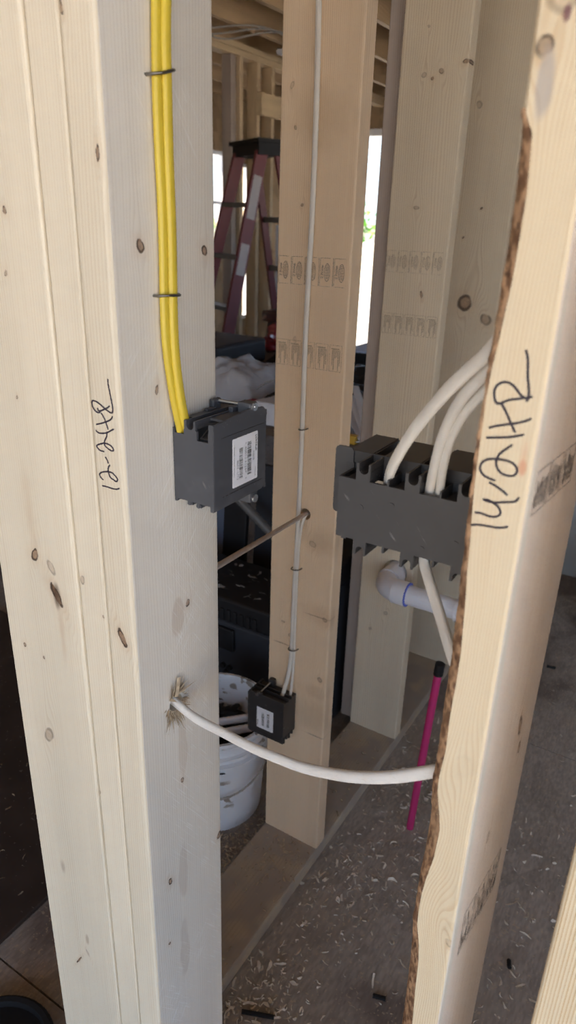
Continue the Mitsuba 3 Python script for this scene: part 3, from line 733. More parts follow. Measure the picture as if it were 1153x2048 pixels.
ms = [bits(420, blob(-.285, .52, .055, .0, lambda x, y: x < -.245 and math.hypot(x + .412, y - .654) > .125), 0, (.004, .016), (.001, .004), seed=8), bits(200, blob(-.30, .40, .06, .0, lambda x, y: x < -.245), 0, (.004, .014), (.001, .004), seed=9), bits(120, area(-1.6, -.56, .15, .52, .0125), 0, (.004, .014), (.001, .004), seed=10)]
put(say('wood_chips', 'tan wood chips heaped beside the white bucket', 'wood chips', kind='stuff'), ms, 'shaving_dull')
for i, (x, y, a) in enumerate(((.155, .42, .3), (.345, .62, 1.9), (-.02, .27, .4), (.18, 1.72, .2))):
    k = say(new('debris'), ['dark stick-like scrap on the floor near the right post', 'dark scrap on the floor right of the right post', 'long dark scrap on the floor at the foot of the plate', 'black scrap on the floor by the far stud'][i], 'scrap')
    d = np.array([math.cos(a), math.sin(a), 0]) * (.012, .008, .03, .014)[i]
    c = np.array([x, y, .0045])
    put(k, sweep([c - d, c, c + d], .0042, .004, side=(0, 0, 1), n=8, k=8), 'rubber')

# ------------------------------------------------------------------ electrical boxes
def tab(x0, x1, zlow, ztop, xc, r, up=True):
    """Outline of a screw-channel end with a round notch."""
    p = sg.box(x0, min(zlow, ztop), x1, max(zlow, ztop))
    zc = ztop - r * 1.1 if up else ztop + r * 1.1
    return p.difference(sg.Point(xc, zc).buffer(r, quad_segs=8)).difference(sg.box(xc - r, min(zc, ztop), xc + r, max(zc, ztop) + (0.001 if up else 0)) if up else sg.box(xc - r, ztop - .001, xc + r, zc))


def plate_xz(poly, y0, y1):
    m = extrude(poly, y1 - y0)
    v = m.vertices
    m.vertices = np.c_[v[:, 0], y0 + v[:, 2], v[:, 1]]
    m.invert()
    return m


def trough(xc, r, y0, y1, ztop, up=True, t=.0016):
    """An open screw channel running front to back."""
    s = 1 if up else -1
    zc = ztop - s * r * 1.1
    arc = [(xc + (r + t) * math.cos(q), zc - s * (r + t) * math.sin(q)) for q in np.linspace(0, math.pi, 10)] + [(xc + r * math.cos(q), zc - s * r * math.sin(q)) for q in np.linspace(math.pi, 0, 10)]
    p = sg.Polygon([(xc + r + t, ztop)] + arc[:10] + [(xc - r - t, ztop), (xc - r, ztop)] + arc[10:] + [(xc + r, ztop)]).buffer(0)
    return plate_xz(p, y0, y1)


# -- single-gang box with the barcode label
k = say(new('electrical_box'), 'dark grey single-gang box with a white barcode label, fed by the yellow cables', 'electrical box')
yb, yf = .0675, .1575
prof = sg.box(0.0008, 1.0935, .0495, 1.1665)
prof = prof.union(tab(.0150, .0285, 1.16, 1.1758, .0220, .0042)).union(sg.box(.0440, 1.16, .0495, 1.1752))
prof = prof.union(sg.box(.0008, 1.0905, .0040, 1.097)).union(sg.box(.0172, 1.0895, .0208, 1.097)).union(sg.box(.0285, 1.0885, .0315, 1.097)).union(sg.box(.0450, 1.0880, .0495, 1.097))
prof = prof.buffer(-.0007).buffer(.0007).buffer(.0005).buffer(-.0005)
prof = prof.difference(sg.box(.0025, 1.1615, .0142, 1.19)).difference(sg.box(.0300, 1.1575, .0435, 1.19))
put(k + '__back_plate', plate_xz(prof, yb, yb + .0028), 'box_grey', smooth=30)
lab_wall = sg.Polygon([(yb, 1.0880), (yb, 1.1752), (.100, 1.1765), (.126, 1.1800), (.152, 1.1775), (yf, 1.172), (yf, 1.0935), (.150, 1.0885), (.115, 1.0895)]).buffer(-.002).buffer(.002, quad_segs=4)
ball = trimesh.creation.icosphere(2, .0013)
m = trimesh.convex.convex_hull(np.vstack([ball.vertices + np.array([.0485, a_, b_]) for a_, b_ in lab_wall.buffer(-.0013).exterior.coords]))
shell = [m, rbox(.0008, .003, yb + .002, yf - .015, 1.0935, 1.172, .001, 'y'), box(.003, .0475, yb + .002, yf - .004, 1.0935, 1.0955),
         rbox(.0270, .0478, .0915, yf - .003, 1.1722, 1.1744, .001, 'y'), rbox(.002, .0172, .086, yf - .003, 1.1712, 1.1734, .001, 'y'), box(.003, .0160, .086, .088, 1.150, 1.172),
         trough(.0220, .0042, yb + .001, yf - .006, 1.1757), trough(.0190, .0016, yb + .001, yf - .01, 1.0898, False), trough(.0299, .0014, yb + .001, yf - .01, 1.0888, False),
         box(.0008, .0030, yb + .001, yf - .01, 1.0905, 1.0935)]
put(k + '__body', shell, 'box_grey', smooth=30)
put(k + '__front_lip', [box(.0008, .0498, yf - .003, yf, 1.0890, 1.0935), box(.0008, .0498, yf - .003, yf, 1.168, 1.1735), box(.0008, .003, yf - .003, yf, 1.0895, 1.173)], 'box_grey')
clamp = sg.Polygon([(.0312, .0720), (.0455, .0720), (.0425, .0905), (.0325, .0905)])
m = extrude(clamp.difference(shapely.affinity.scale(clamp, .80, .82)), .0012); m.apply_translation((0, 0, 1.1585))
m2 = extrude(shapely.affinity.scale(clamp, .45, .08), .0014); m2.apply_translation((0, .0, 1.1572))
m3_ = extrude(clamp, .0008); m3_.apply_translation((0, 0, 1.1568))
for q_ in (m, m2, m3_):
    q_.apply_transform(trimesh.transformations.rotation_matrix(math.radians(33), (1, 0, 0), (0, .072, 1.1580)))
put(k + '__cable_clamp', [m, m2, m3_], 'box_black')
for m in (rblock(.0012, .0075, .1235, .1375, 1.166, 1.1835, .0022), rblock(.0030, .0085, .112, .128, 1.165, 1.176, .002), rblock(.0330, .0492, .1285, .1420, 1.165, 1.1845, .0018), rblock(.0260, .0320, .1225, .1330, 1.165, 1.1795, .0015), rblock(.034, .0492, .1295, .1425, 1.0775, 1.092, .002)): put(k + '__bracket', m, 'box_grey', smooth=30)
put(k + '__nail', cyl((-.01, .1320, 1.1805), (.0515, .1350, 1.1805), .0019), 'zinc', smooth=40)
put(k + '__nail', [cyl((-.02, .1365, 1.0822), (.0500, .1365, 1.0822), .0019), cyl((.0495, .1365, 1.0822), (.0515, .1365, 1.0822), .0044)], 'zinc', smooth=40)
put(k + '__nail_head', cyl((.0492, .1350, 1.1805), (.0510, .1350, 1.1805), .0042), 'zinc', smooth=40)
seam = [flat(sg.box(.080, 1.1600, .152, 1.1606), (.0498, 0, 0), (0, 1, 0), (0, 0, 1), .0004), flat(sg.box(.081, 1.1000, .150, 1.1006), (.0498, 0, 0), (0, 1, 0), (0, 0, 1), .0004)]
for m in seam: put(k + '__seam', m, 'box_black')
# label: y 0.0975..0.1410, z 1.1043..1.1550; its print reads downwards
lx = .0498
lab = sg.box(.0975, 1.1044, .1408, 1.1550).buffer(-.001).buffer(.001)
put(k + '__barcode_label', flat(lab, (lx, 0, 0), (0, 1, 0), (0, 0, 1), .0004), 'label_white')
o = np.array([lx + .0004, 0, 0])
uy, uz = np.array([0, 1., 0]), np.array([0, 0, 1.])
ms = []
g = np.random.default_rng(42)


def bars(y0, y1, z0, z1, n):
    w = g.choice([1, 1, 2, 3], size=2 * n).astype(float)
    w *= (z1 - z0) / w.sum()
    z = z0
    for i in range(n):
        ms.append(flat(sg.box(y0, z, y1, z + w[2 * i]), o, uy, uz, .00012))
        z += w[2 * i] + w[2 * i + 1]


bars(.1085, .1145, 1.1115, 1.1440, 30)
bars(.1225, .1295, 1.1125, 1.1470, 30)
down = -uz
for s, y, z, h, b in (('0053-1772', .1045, 1.1320, .0026, False), ('90010 31259', .1182, 1.1430, .0030, False), ('1', .1190, 1.1475, .0022, False), ('3', .1190, 1.1105, .0022, False), ('CENTAUR', .1368, 1.1515, .0026, True), ('PS120', .1325, 1.1350, .0022, False), ('3.0 CU.IN. 14/2', .1362, 1.1175, .0010, False), ('AVERTISSEMENT: UTILISER AVEC FIL DE CUIVRE', .0997, 1.1490, .0010, False)):
    ms.append(text(s, h, o + uy * y + uz * z, down, uy, .00012, b))
put(k + '__label_print', ms, 'print_black')

# -- three-gang box at the right post
k = say(new('electrical_box'), 'black three-gang box beside the right post, fed by three white cables', 'electrical box')
prof = sg.box(.1828, 1.1005, .3175, 1.1550)
xs3 = (.2052, .2488, .2925)
for xc in xs3:
    prof = prof.union(tab(xc - .0068, xc + .0060, 1.15, 1.1698, xc, .0043))
    prof = prof.union(tab(xc - .0050, xc + .0066, 1.105, 1.0872, xc + .0012, .0038, False))
for x in (.2275, .2722):
    prof = prof.union(sg.box(x - .0008, 1.15, x + .0008, 1.1605)).union(sg.box(x - .0005, 1.0950, x + .0013, 1.102))
prof = prof.union(sg.box(.1880, 1.0990, .1925, 1.102))
put(k + '__back_plate', plate_xz(prof, yb, yb + .0026), 'box_dark', smooth=30)
sh = [box(.1765, .1790, .094, .152, 1.1005, 1.1705), box(.1828, .1852, yb + .002, .094, 1.1005, 1.1552), box(.3150, .3175, yb + .002, .152, 1.1005, 1.158), box(.1790, .3150, .075, .152, 1.1005, 1.1028), *[box(p_, q_, .0955, .1515, 1.1684, 1.1705) for p_, q_ in ((.1765, xs3[0] - .0058), (xs3[0] + .0058, xs3[1] - .0058), (xs3[1] + .0058, xs3[2] - .0058), (xs3[2] + .0058, .3150))], box(.1790, .3150, .0945, .0965, 1.148, 1.1705), box(.1765, .1840, .0925, .0945, 1.1005, 1.160)]
for xc in xs3:
    sh.append(trough(xc, .0043, yb + .001, .150, 1.1697))
    sh.append(trough(xc + .0012, .0038, yb + .001, .150, 1.0873, False))
    sh += [box(xc - .0068, xc - .0052, yb + .001, .097, 1.152, 1.163), box(xc + .0046, xc + .0060, yb + .001, .097, 1.152, 1.163)]
for x in (.2275, .2722):
    sh += [box(x - .0008, x + .0008, yb + .002, .096, 1.1500, 1.1600), box(x - .0005, x + .0013, yb + .002, .140, 1.0950, 1.102)]
put(k + '__body', sh, 'box_black')
fl = sg.box(.1655, 1.1110, .1830, 1.1730).buffer(-.004).buffer(.004, quad_segs=6)
put(k + '__ear', plate_xz(fl, .0925, .0948), 'box_dark', smooth=30)
for xc, zc in ((.2050, 1.1315), (.2325, 1.1395), (.2620, 1.1085), (.2890, 1.1205)):
    put(k + '__boss', lathe([(0, 0), (.0018, 0), (.0024, .0003), (.0024, .0008), (0, .0008)], 16).apply_transform(trimesh.transformations.rotation_matrix(math.pi / 2, (1, 0, 0))).apply_translation((xc, yb, zc)), 'box_dark', smooth=30)
for x0, x1 in ((.1870, .1975), (.2300, .2410), (.2745, .2850)):
    put(k + '__cable_clamp', rblock(x0, x1, .073, .0945, 1.1500, 1.1530, .0008), 'box_black')

# -- small box on the tan stud
k = say(new('electrical_box'), 'small black box with a white label low on the tan stud', 'electrical box')
x0, x1, y0, y1, z0, z1 = -.2515, -.1655, .5690, .6205, .3400, .4440
body = [rblock(x0, x1, y0, y0 + .003, z0 + .001, z1 + .001, .001), rbox(x0 + .002, x1 - .002, y0 + .002, y1, z0 + .006, z1 - .006, .001, 'y')]
for i, y in enumerate((.5745, .5850, .5950, .6060)):
    body.append(rblock(x0 + .01, x1, y, y + .0045, z0 - .001 + .004 * (i % 2), z0 + .012, .0008))
put(k + '__body', body, 'box_black', smooth=30)
put(k + '__front_lip', rblock(x0 - .003, x0 + .002, y0 - .001, y1 + .003, z0 + .004, z1 - .003, .0015), 'box_black', smooth=30)
put(k + '__channel', [rbox(x0, x1, .588, .590, z1 - .008, z1 + .001, .0008, 'x'), rbox(x0, x1, .599, .601, z1 - .008, z1 + .001, .0008, 'x')], 'box_black')
for m in (rblock(-.2330, -.2200, y0, y0 + .006, z1 - .004, z1 + .005, .0015), rblock(-.2300, -.2170, .6100, .6205, z1 - .008, z1 + .012, .0015)): put(k + '__bracket', m, 'box_black', smooth=30)
put(k + '__nail', cyl((-.2260, y0 - .001, z1 + .003), (-.2235, .6205, z1 + .006), .0018), 'steel', smooth=40)
for z in (z1 - .0025, z0 - .0005):
    put(k + '__nail_head', cyl((-.2315, y0 - .0015, z), (-.2315, y0 + .001, z), .0032), 'zinc', smooth=40)
put(k + '__barcode_label', flat(sg.box(-.2310, .3600, -.1900, .4120).buffer(-.001).buffer(.001), (0, y0, 0), (1, 0, 0), (0, 0, 1), .0004), 'label_white')
ms, o, uy, uz = [], np.array([0, y0 - .0004, 0]), np.array([1., 0, 0]), np.array([0, 0, 1.])
bars(-.2190, -.2125, .3680, .4010, 24)
bars(-.2055, -.1995, .3680, .4030, 24)
ms.append(text('CENTAUR', .0024, o + uy * -.2275 + uz * .3640, uz, -uy, .00012, True))
put(k + '__label_print', ms, 'print_black')

# ------------------------------------------------------------------ cables and staples
yR = [(.0688, 1.60), (.0675, 1.5072), (.0655, 1.4822), (.0651, 1.4568), (.0645, 1.4034), (.0651, 1.3461), (.0639, 1.2886), (.0640, 1.2404), (.0672, 1.2028), (.0708, 1.180), (.0745, 1.166), (.084, 1.142)]
yL = [(.0640, 1.60), (.0625, 1.5068), (.0600, 1.4564), (.0597, 1.4032), (.0606, 1.346), (.0590, 1.2886), (.0592, 1.2494), (.0625, 1.2123), (.0665, 1.187), (.0702, 1.170), (.078, 1.145)]
xr = np.interp([p[1] for p in yR], [1.14, 1.17, 1.23, 1.3, 1.6], [.0115, .0118, .0090, .0085, .0085])
xl = np.interp([p[1] for p in yL], [1.14, 1.17, 1.23, 1.3, 1.6], [.0060, .0068, .0050, .0048, .0048])
k = say(new('yellow_cable'), 'yellow flat cable, outer one of the pair stapled to the pale stud', 'cable')
put(k, sweep([(x, y + .0008, z) for x, (y, z) in zip(xr, yR)], .0036, .0050, (1, 0, 0), 90, 16, power=.95), 'cable_yellow', smooth=True)
k = say(new('yellow_cable'), 'yellow flat cable, inner one of the pair stapled to the pale stud', 'cable')
put(k, sweep([(x, y - .0014 * min(max((z - 1.20) / .04, 0), 1), z) for x, (y, z) in zip(xl, yL)], .0034, .0046, (1, 0, 0), 90, 16, power=.95), 'cable_yellow', smooth=True)
for i, (ya, za, yb_, zb_) in enumerate(((.0515, 1.4555, .0725, 1.4610), (.0500, 1.2887, .0715, 1.2893))):
    k = say(new('cable_staple'), ['metal staple over the yellow cables, upper one', 'metal staple over the yellow cables, lower one'][i], 'staple')
    p = [(-.004, ya, za), (.006, ya, za), (.0125, ya + .003, za + .0006), (.0138, (ya + yb_) / 2, (za + zb_) / 2), (.0128, yb_ - .003, zb_ - .0006), (.006, yb_, zb_), (-.004, yb_, zb_)]
    put(k, sweep(p, .0013, .0019, (0, 0, 1), 40, 10), 'staple_steel', smooth=True)
ys_ = .6213 - .0045
c1 = [(-.1737, 1.80), (-.1737, 1.6472), (-.1714, 1.5543), (-.1706, 1.4342), (-.172, 1.3106), (-.1743, 1.2164), (-.1745, 1.0636), (-.1749, .924), (-.1762, .7926), (-.1778, .7172), (-.1794, .6037), (-.1804, .532), (-.185, .4559), (-.190, .424), (-.192, .405)]
dy = np.interp([p[1] for p in c1], [.40, .42, .46, .53, 1.9], [-.022, -.0215, -.012, 0, 0])
k = say(new('white_cable'), 'long thin white cable stapled down the middle of the tan stud', 'cable')
put(k, sweep([(x, ys_ + d, z) for (x, z), d in zip(c1, dy)], .0048, .0034, (1, 0, 0), 140, 12), 'cable_white', smooth=True)
k = say(new('white_cable'), 'short white cable leaving the drilled hole and joining the long one on the tan stud', 'cable')
c2 = [(-.1640, .64, .8475), (-.1630, .628, .8472), (-.1632, .6175, .840), (-.1690, .6165, .8145), (-.1722, .6165, .7715), (-.1735, .6165, .7281), (-.1738, .6165, .6613), (-.1740, .6165, .5919), (-.1736, .6165, .5327), (-.1738, .6145, .4834), (-.1740, .608, .4358), (-.1745, .605, .415)]
put(k, sweep(c2, .0030, .0030, (1, 0, 0), 110, 12), 'cable_white', smooth=True)
k = say(new('white_cable'), 'dull white cable crossing from the pale stud to the hole in the tan stud', 'cable')
c3 = [(-.0297 - .13375 * t, .1405 + .4808 * t, .963 - .116 * t) for t in (0, .25, .5, .75, .97)] + [(-.1640, .645, .8465)]
put(k, sweep(c3, .0038, .0046, (0, 0, 1), 90, 12), 'cable_brown', smooth=True)
for i, (x, z) in enumerate(((-.1731, 1.0101), (-.1765, .7303), (-.1768, .5464))):
    k = say(new('cable_staple'), ['top staple on the long cable of the tan stud', 'staple on the tan stud just below the drilled hole', 'lowest staple on the tan stud, above the small box'][i], 'staple')
    w = .0072 if i == 0 else .0095
    p = [(x - w, .624, z - .001), (x - w, .615, z - .001), (x - w + .002, .6118, z - .0005), (x + w - .002, .6118, z + .0010), (x + w, .615, z + .0015), (x + w, .624, z + .0015)]
    put(k, sweep(p, .0011, .0014, (0, 0, 1), 30, 8), 'staple_steel', smooth=True)
k = say(new('white_cable'), 'white cable sagging in an arc from the splintered hole to the right post', 'cable')
arc = [(-.035, .058, .853), (-.012, .0578, .8515), (0, .0573, .849), (.0231, .0536, .8458), (.0701, .0461, .8496), (.0995, .0414, .853), (.1274, .0369, .8574), (.1539, .0327, .8635), (.1789, .0287, .8699), (.2083, .024, .8813), (.2356, .0196, .8942), (.2611, .0175, .9078), (.2801, .0165, .9196), (.298, .0160, .9323), (.3185, .0160, .9467)]
put(k, sweep(arc, .0058, .0037, (0, 0, 1), 110, 16, power=.85), 'cable_dusty', smooth=True)
ent = {0: (.2200, .0790), 1: (.2590, .0790), 2: (.2672, .0790)}
k = say(new('white_cable'), 'thick white cable entering the leftmost slot of the three-gang box', 'cable')
put(k, sweep([(.3195, .010, 1.300), (.3105, .020, 1.2824), (.2882, .032, 1.2582), (.2675, .044, 1.2333), (.2489, .056, 1.2076), (.2331, .068, 1.1811), (.2225, .080, 1.1576), (.2200, .086, 1.140), (.220, .092, 1.126)], .0056, .0034, (.55, -.55, -.4), 90, 16, power=.85), 'cable_white', smooth=True)
k = say(new('white_cable'), 'middle white cable entering the three-gang box', 'cable')
put(k, sweep([(.3190, .018, 1.279), (.3059, .030, 1.2638), (.2897, .040, 1.2446), (.2780, .050, 1.2228), (.2694, .060, 1.1999), (.2635, .070, 1.1761), (.2590, .079, 1.1533), (.258, .085, 1.138), (.258, .092, 1.124)], .0050, .0032, (.55, -.55, -.4), 90, 16, power=.85), 'cable_white', smooth=True)
k = say(new('white_cable'), 'rightmost white cable entering the three-gang box', 'cable')
put(k, sweep([(.3185, .030, 1.266), (.3026, .040, 1.2482), (.2889, .048, 1.2305), (.2793, .056, 1.2104), (.2736, .064, 1.1918), (.2697, .072, 1.1727), (.2670, .080, 1.1529), (.266, .085, 1.138), (.266, .092, 1.124)], .0034, .0050, (.6, .6, -.3), 90, 16, power=.85), 'cable_white', smooth=True)
k = say(new('white_cable'), 'white cable hanging out below the three-gang box towards the right post', 'cable')
put(k, sweep([(.2560, .092, 1.125), (.2540, .090, 1.108), (.2580, .085, 1.0938), (.2715, .0688, 1.0799), (.2858, .0525, 1.0688), (.2988, .0363, 1.0599), (.3116, .020, 1.0517), (.3190, .012, 1.047)], .0034, .0050, (0, 1, 0), 70, 14, power=.85), 'cable_white', smooth=True)

# ------------------------------------------------------------------ pipes
def elbow(c0, d0, d1, R_, r, n=16):
    a, b = np.asarray(d0, float), np.asarray(d1, float)
    c = np.asarray(c0, float)
    return [c - a * R_ + a * R_ * math.sin(t) + b * R_ * (1 - math.cos(t)) for t in np.linspace(0, math.pi / 2, n)]


k = say(new('waste_pipe'), 'white plastic waste pipe with an elbow turning into the pale stamped stud', 'pipe')
PY, PZ, PX = .9800, .5380, -.1455
put(k + '__pipe', cyl((PX + .045, PY, PZ), (.135, PY, PZ - .001), .0240, 40), 'pvc', smooth=40)
el = [(PX + .060, PY, PZ)] + elbow((PX, PY, PZ), (-1, 0, 0), (0, 1, 0), .042, 0) + [(PX, 1.075, PZ + .004)]
put(k + '__elbow', sweep(el, .0275, .0275, (0, 0, 1), 40, 32, smooth=False), 'pvc', smooth=30)
put(k + '__socket', [cyl((PX + .034, PY, PZ), (PX + .068, PY, PZ), .0300, 40), cyl((PX, 1.020, PZ), (PX, 1.056, PZ), .0300, 40)], 'pvc', smooth=40)
put(k + '__primer_ring', cyl((PX + .067, PY, PZ), (PX + .0705, PY, PZ), .0297, 40), 'pvc_primer', smooth=40)
put(k + '__coupling', cyl((.045, PY, PZ), (.116, PY, PZ), .0290, 40), 'pvc', smooth=40)
put(k + '__drop', cyl((.145, PY, 0), (.145, PY, PZ + .02), .0240, 40), 'pvc', smooth=40)
k = say(new('water_pipe'), 'magenta pipe standing up from the floor with a dark cap', 'pipe')
put(k + '__pipe', sweep([(.0446, .8327, -.01), (.0500, .8320, .12), (.0560, .8310, .26), (.0655, .8300, .462)], .0088, .0088, (0, 1, 0), 30, 18), 'pink_pipe', smooth=True)
put(k + '__cap', cyl((.0652, .8300, .455), (.0668, .8300, .484), .0104, 20), 'rubber', smooth=40)

# ------------------------------------------------------------------ white bucket and what is in it
def bucket(key, c, r0, r1, h):
    put(key + '__body', lathe([(0, .004), (r0 - .004, .004), (r1 - .003, h), (r1, h), (r0 + (r1 - r0) * .82, h * .82), (r0, 0), (0, 0)], 64, c), 'bucket_white', smooth=35)
    put(key + '__rim', lathe([(r1 - .001, h - .012), (r1 + .006, h - .012), (r1 + .007, h - .004), (r1 + .004, h), (r1 - .003, h)], 64, c), 'bucket_white', smooth=35)
    for q in (.040, .062):
        put(key + '__band', lathe([(r1 - .004, h - q), (r1 + .005, h - q - .003), (r1 + .005, h - q - .008), (r1 - .006, h - q - .009)], 64, c), 'bucket_white', smooth=35)


BC = np.array([-.412, .654, 0])
k = say(new('bucket'), 'white plastic bucket between the pale stud and the tan stud', 'bucket')
bucket(k, BC, .115, .135, .275)
t = np.linspace(0, math.pi, 30)
hd = np.c_[.143 * np.cos(t), .143 * np.sin(t) * -.97, -.143 * np.sin(t) * .72]
hd = hd @ np.array([[.8, .6, 0], [-.6, .8, 0], [0, 0, 1]]) + BC + [0, 0, .225]
put(k + '__handle', sweep(hd, .0022, .0022, (0, 0, 1), 40, 8), 'wire_grey', smooth=True)
for i, dz in enumerate((0, .03)):
    q = say(new('trim_offcut'), ['white plastic offcut lying in the bucket, upper one', 'white plastic offcut lying in the bucket, lower one'][i], 'offcut')
    e0, e1 = np.array([(-.47, .585), (-.44, .555)][i]), np.array([(-.34, .71), (-.318, .68)][i])
    put(q, sweep([(*e0, .232), (*((e0 + e1) / 2), .236), (*e1, .240)], .010, .006, (0, 0, 1), 12, 10, power=.6), 'vinyl', smooth=True)
q = say(new('scrap_pile'), 'dark scraps filling the bucket', 'scrap', kind='stuff')
put(q, [bits(260, lambda g: (BC[0] + g.uniform(-.075, .075), BC[1] + g.uniform(-.075, .075), .185 + g.uniform(0, .02)), 0, (.02, .06), (.008, .02), seed=77), lathe([(0, .175), (.122, .175), (.122, .182), (0, .188)], 24, (BC[0], BC[1], 0))], 'rubber')
k = say(new('bucket'), 'white bucket at the right border, on the floor near the grey drywall', 'bucket')
bucket(k, (.345, 2.02, 0), .115, .135, .33)

# ------------------------------------------------------------------ left: dark board and round lid on the floor
k = say(new('dark_board'), 'dark stained board lying on the floor left of the three joined studs', 'board')
put(k, rbox(-1.95, -.5280, -.6, .925, .0, .012, .003, 'y'), 'board_dark')
k = say(new('round_lid'), 'black round lid on the floor in the lower left corner', 'lid')
put(k + '__lid', lathe([(0, .0), (.105, .0), (.108, .004), (.106, .040), (.100, .046), (.092, .044), (.090, .032), (0, .032)], 48, (-.345, -.052, 0)), 'rubber', smooth=35)
put(k + '__grip', rblock(-.375, -.315, -.062, -.042, .031, .046, .004), 'rubber', smooth=30)

# ------------------------------------------------------------------ tool cases, table and clutter beyond the bucket
def case(key, x0, x1, y0, y1, z0, z1):
    put(key + '__body', rblock(x0, x1, y0, y1, z0, z1 - .075, .012), 'case_grey', smooth=35)
    put(key + '__lid', rblock(x0 - .004, x1 + .004, y0 - .004, y1, z1 - .072, z1, .010), 'black_plastic', smooth=35)
    ribs = [rblock(x0 + .03 + i * .022, x0 + .042 + i * .022, y0 - .010, y0 - .002, z1 - .066, z1 - .030, .002) for i in range(int((x1 - x0 - .06) / .022))]
    put(key + '__rib_band', ribs, 'black_plastic', smooth=35)
    for f in (.25, .72):
        x = x0 + (x1 - x0) * f
        put(key + '__latch', rblock(x - .03, x + .03, y0 - .012, y0 - .001, z1 - .16, z1 - .09, .004), 'black_plastic', smooth=35)
        for (dx, dz) in ((-.012, .0), (.012, .0), (0, -.018)):
            put(key + '__stud_foot', cyl((x + dx, y0 - .010, z1 - .22 + dz), (x + dx, y0 + .004, z1 - .22 + dz), .008, 12), 'rubber', smooth=35)


k = say(new('tool_case'), 'black tool case with a ribbed lid edge behind the white bucket', 'tool case')
case(k, -.98, -.425, .935, 1.16, 0, .385)
k = say(new('tool_case'), 'tall black tool case standing right of the ribbed one, mostly behind the tan stud', 'tool case')
case(k, -.405, -.30, .96, 1.36, 0, .52)
q = say(new('plastic_scraps'), 'crumpled clear and grey scraps lying on the ribbed tool case', 'scrap', kind='stuff')
put(q, bits(26, lambda g: (g.uniform(-.72, -.47), g.uniform(.97, 1.13), .386), 0, (.01, .030), (.004, .012), seed=5), 'scrap_grey')
for i, (x0, x1, y, h, ln, mat, lab) in enumerate(((-1.10, -.86, 1.26, .62, .06, 'lavender', 'blue-grey panel leaning under the work table'), (-.85, -.76, 1.25, .66, .05, 'black_plastic', 'black board leaning under the work table'), (-.74, -.62, 1.27, .64, .05, 'case_grey', 'dark grey board leaning under the work table'))):
    k = say(new('leaning_panel'), lab, 'panel')
    m = rbox(x0, x1, 0, .02, 0, h, .003)
    v = m.vertices.copy(); v[:, 1] += y + v[:, 2] / h * ln; m.vertices = v
    put(k, m, mat if i else 'blue_stuff_dull' if 'blue_stuff_dull' in scene else solid('blue_stuff_dull', (.10, .12, .17), .5, .4))
k = say(new('grey_pole'), 'grey metal pole leaning behind the barcode box', 'pole')
put(k, cyl((-.50, 1.215, .39), (-.98, 1.235, .70), .014, 16), 'rung_metal', smooth=40)
TZ = .72
k = say(new('work_table'), 'work table heaped with clutter in the big room', 'table')
put(k + '__tabletop', rbox(-2.0, -.45, 1.45, 2.85, TZ - .025, TZ, .003, 'x'), 'wood_dark', seed=3)
for x in (-1.95, -.50):
    for y in (1.50, 2.80):
        put(k + '__leg', rbox(x - .02, x + .02, y - .02, y + .02, 0, TZ - .025, .003), 'wood_dark', seed=4)


def cloth(cx, cy_, rx, ry, h, z, seed, n=40):
    u, w = np.meshgrid(np.linspace(-1, 1, n), np.linspace(-1, 1, n))
    e = np.clip(1 - np.maximum(np.abs(u), np.abs(w)) ** 3, 0, 1)
    p = np.c_[u.ravel() * 3, w.ravel() * 3, np.zeros(n * n)]
    hh = h * e.ravel() * (.35 + .65 * meshkit.fbm(p + seed, 3, seed)) + .02 * h * meshkit.noise(p * 4 + seed, seed)
    top = np.c_[cx + u.ravel() * rx, cy_ + w.ravel() * ry, z + .002 + hh]
    f = []
    for i in range(n - 1):
        for j in range(n - 1):
            a = i * n + j
            f += [(a, a + 1, a + n + 1), (a, a + n + 1, a + n)]
    return trimesh.Trimesh(top, f, process=False)


k = say(new('black_case'), 'dark grey power tool case on the work table, below the ladder', 'tool case')
put(k + '__body', rblock(-1.86, -1.455, 2.05, 2.45, TZ, TZ + .115, .02), 'case_grey', smooth=35)
put(k + '__handle', rblock(-1.72, -1.58, 2.02, 2.05, TZ + .04, TZ + .07, .006), 'rubber', smooth=35)
k = say(new('plastic_sheet'), 'crumpled translucent white plastic sheet on the work table', 'plastic sheet')
put(k, cloth(-1.22, 1.88, .22, .22, .15, TZ, 4), 'tarp', smooth=True)
k = say(new('yellow_block'), 'ochre yellow block on the work table by the pale stud', 'block')
put(k, rblock(-1.34, -1.20, 1.52, 1.65, TZ, TZ + .05, .008), 'yellow_paint', smooth=35)
k = say(new('red_pouch'), 'small dark red pouch on the work table edge', 'pouch')
put(k, rblock(-1.00, -.88, 1.55, 1.66, TZ, TZ + .035, .014), 'red_stuff', smooth=35)
k = say(new('white_carton'), 'grey-white carton on the work table next to the tan stud', 'carton')
put(k + '__carton', rblock(-.86, -.76, 1.475, 1.60, TZ, TZ + .075, .004), 'white_box', smooth=35)
put(k + '__flap', rbox(-.86, -.76, 1.474, 1.53, TZ + .0755, TZ + .0775, .0008, 'x'), 'white_box')
k = say(new('black_tarp'), 'crumpled black tarp along the work table', 'tarp')
put(k, cloth(-.80, 2.05, .20, .36, .13, TZ, 9), 'black_plastic', smooth=True)
k = say(new('black_bag'), 'black tool bag lying on the work table below the red bag', 'bag')
put(k, cloth(-1.20, 2.40, .17, .20, .12, TZ, 14), 'rubber', smooth=True)
k = say(new('wire_scrap'), 'thin grey wire scrap on the work table', 'wire')
put(k, sweep([(-1.02, 1.72, TZ + .05), (-.98, 1.78, TZ + .08), (-.93, 1.80, TZ + .085)], .003, .003, (0, 0, 1), 20, 6), 'wire_grey', smooth=True)
k = say(new('lavender_sheet'), 'pale blue sheet on the far end of the work table under the patio door', 'sheet')
put(k, rbox(-1.02, -.68, 2.43, 2.80, TZ + .10, TZ + .112, .003, 'x'), 'lavender')
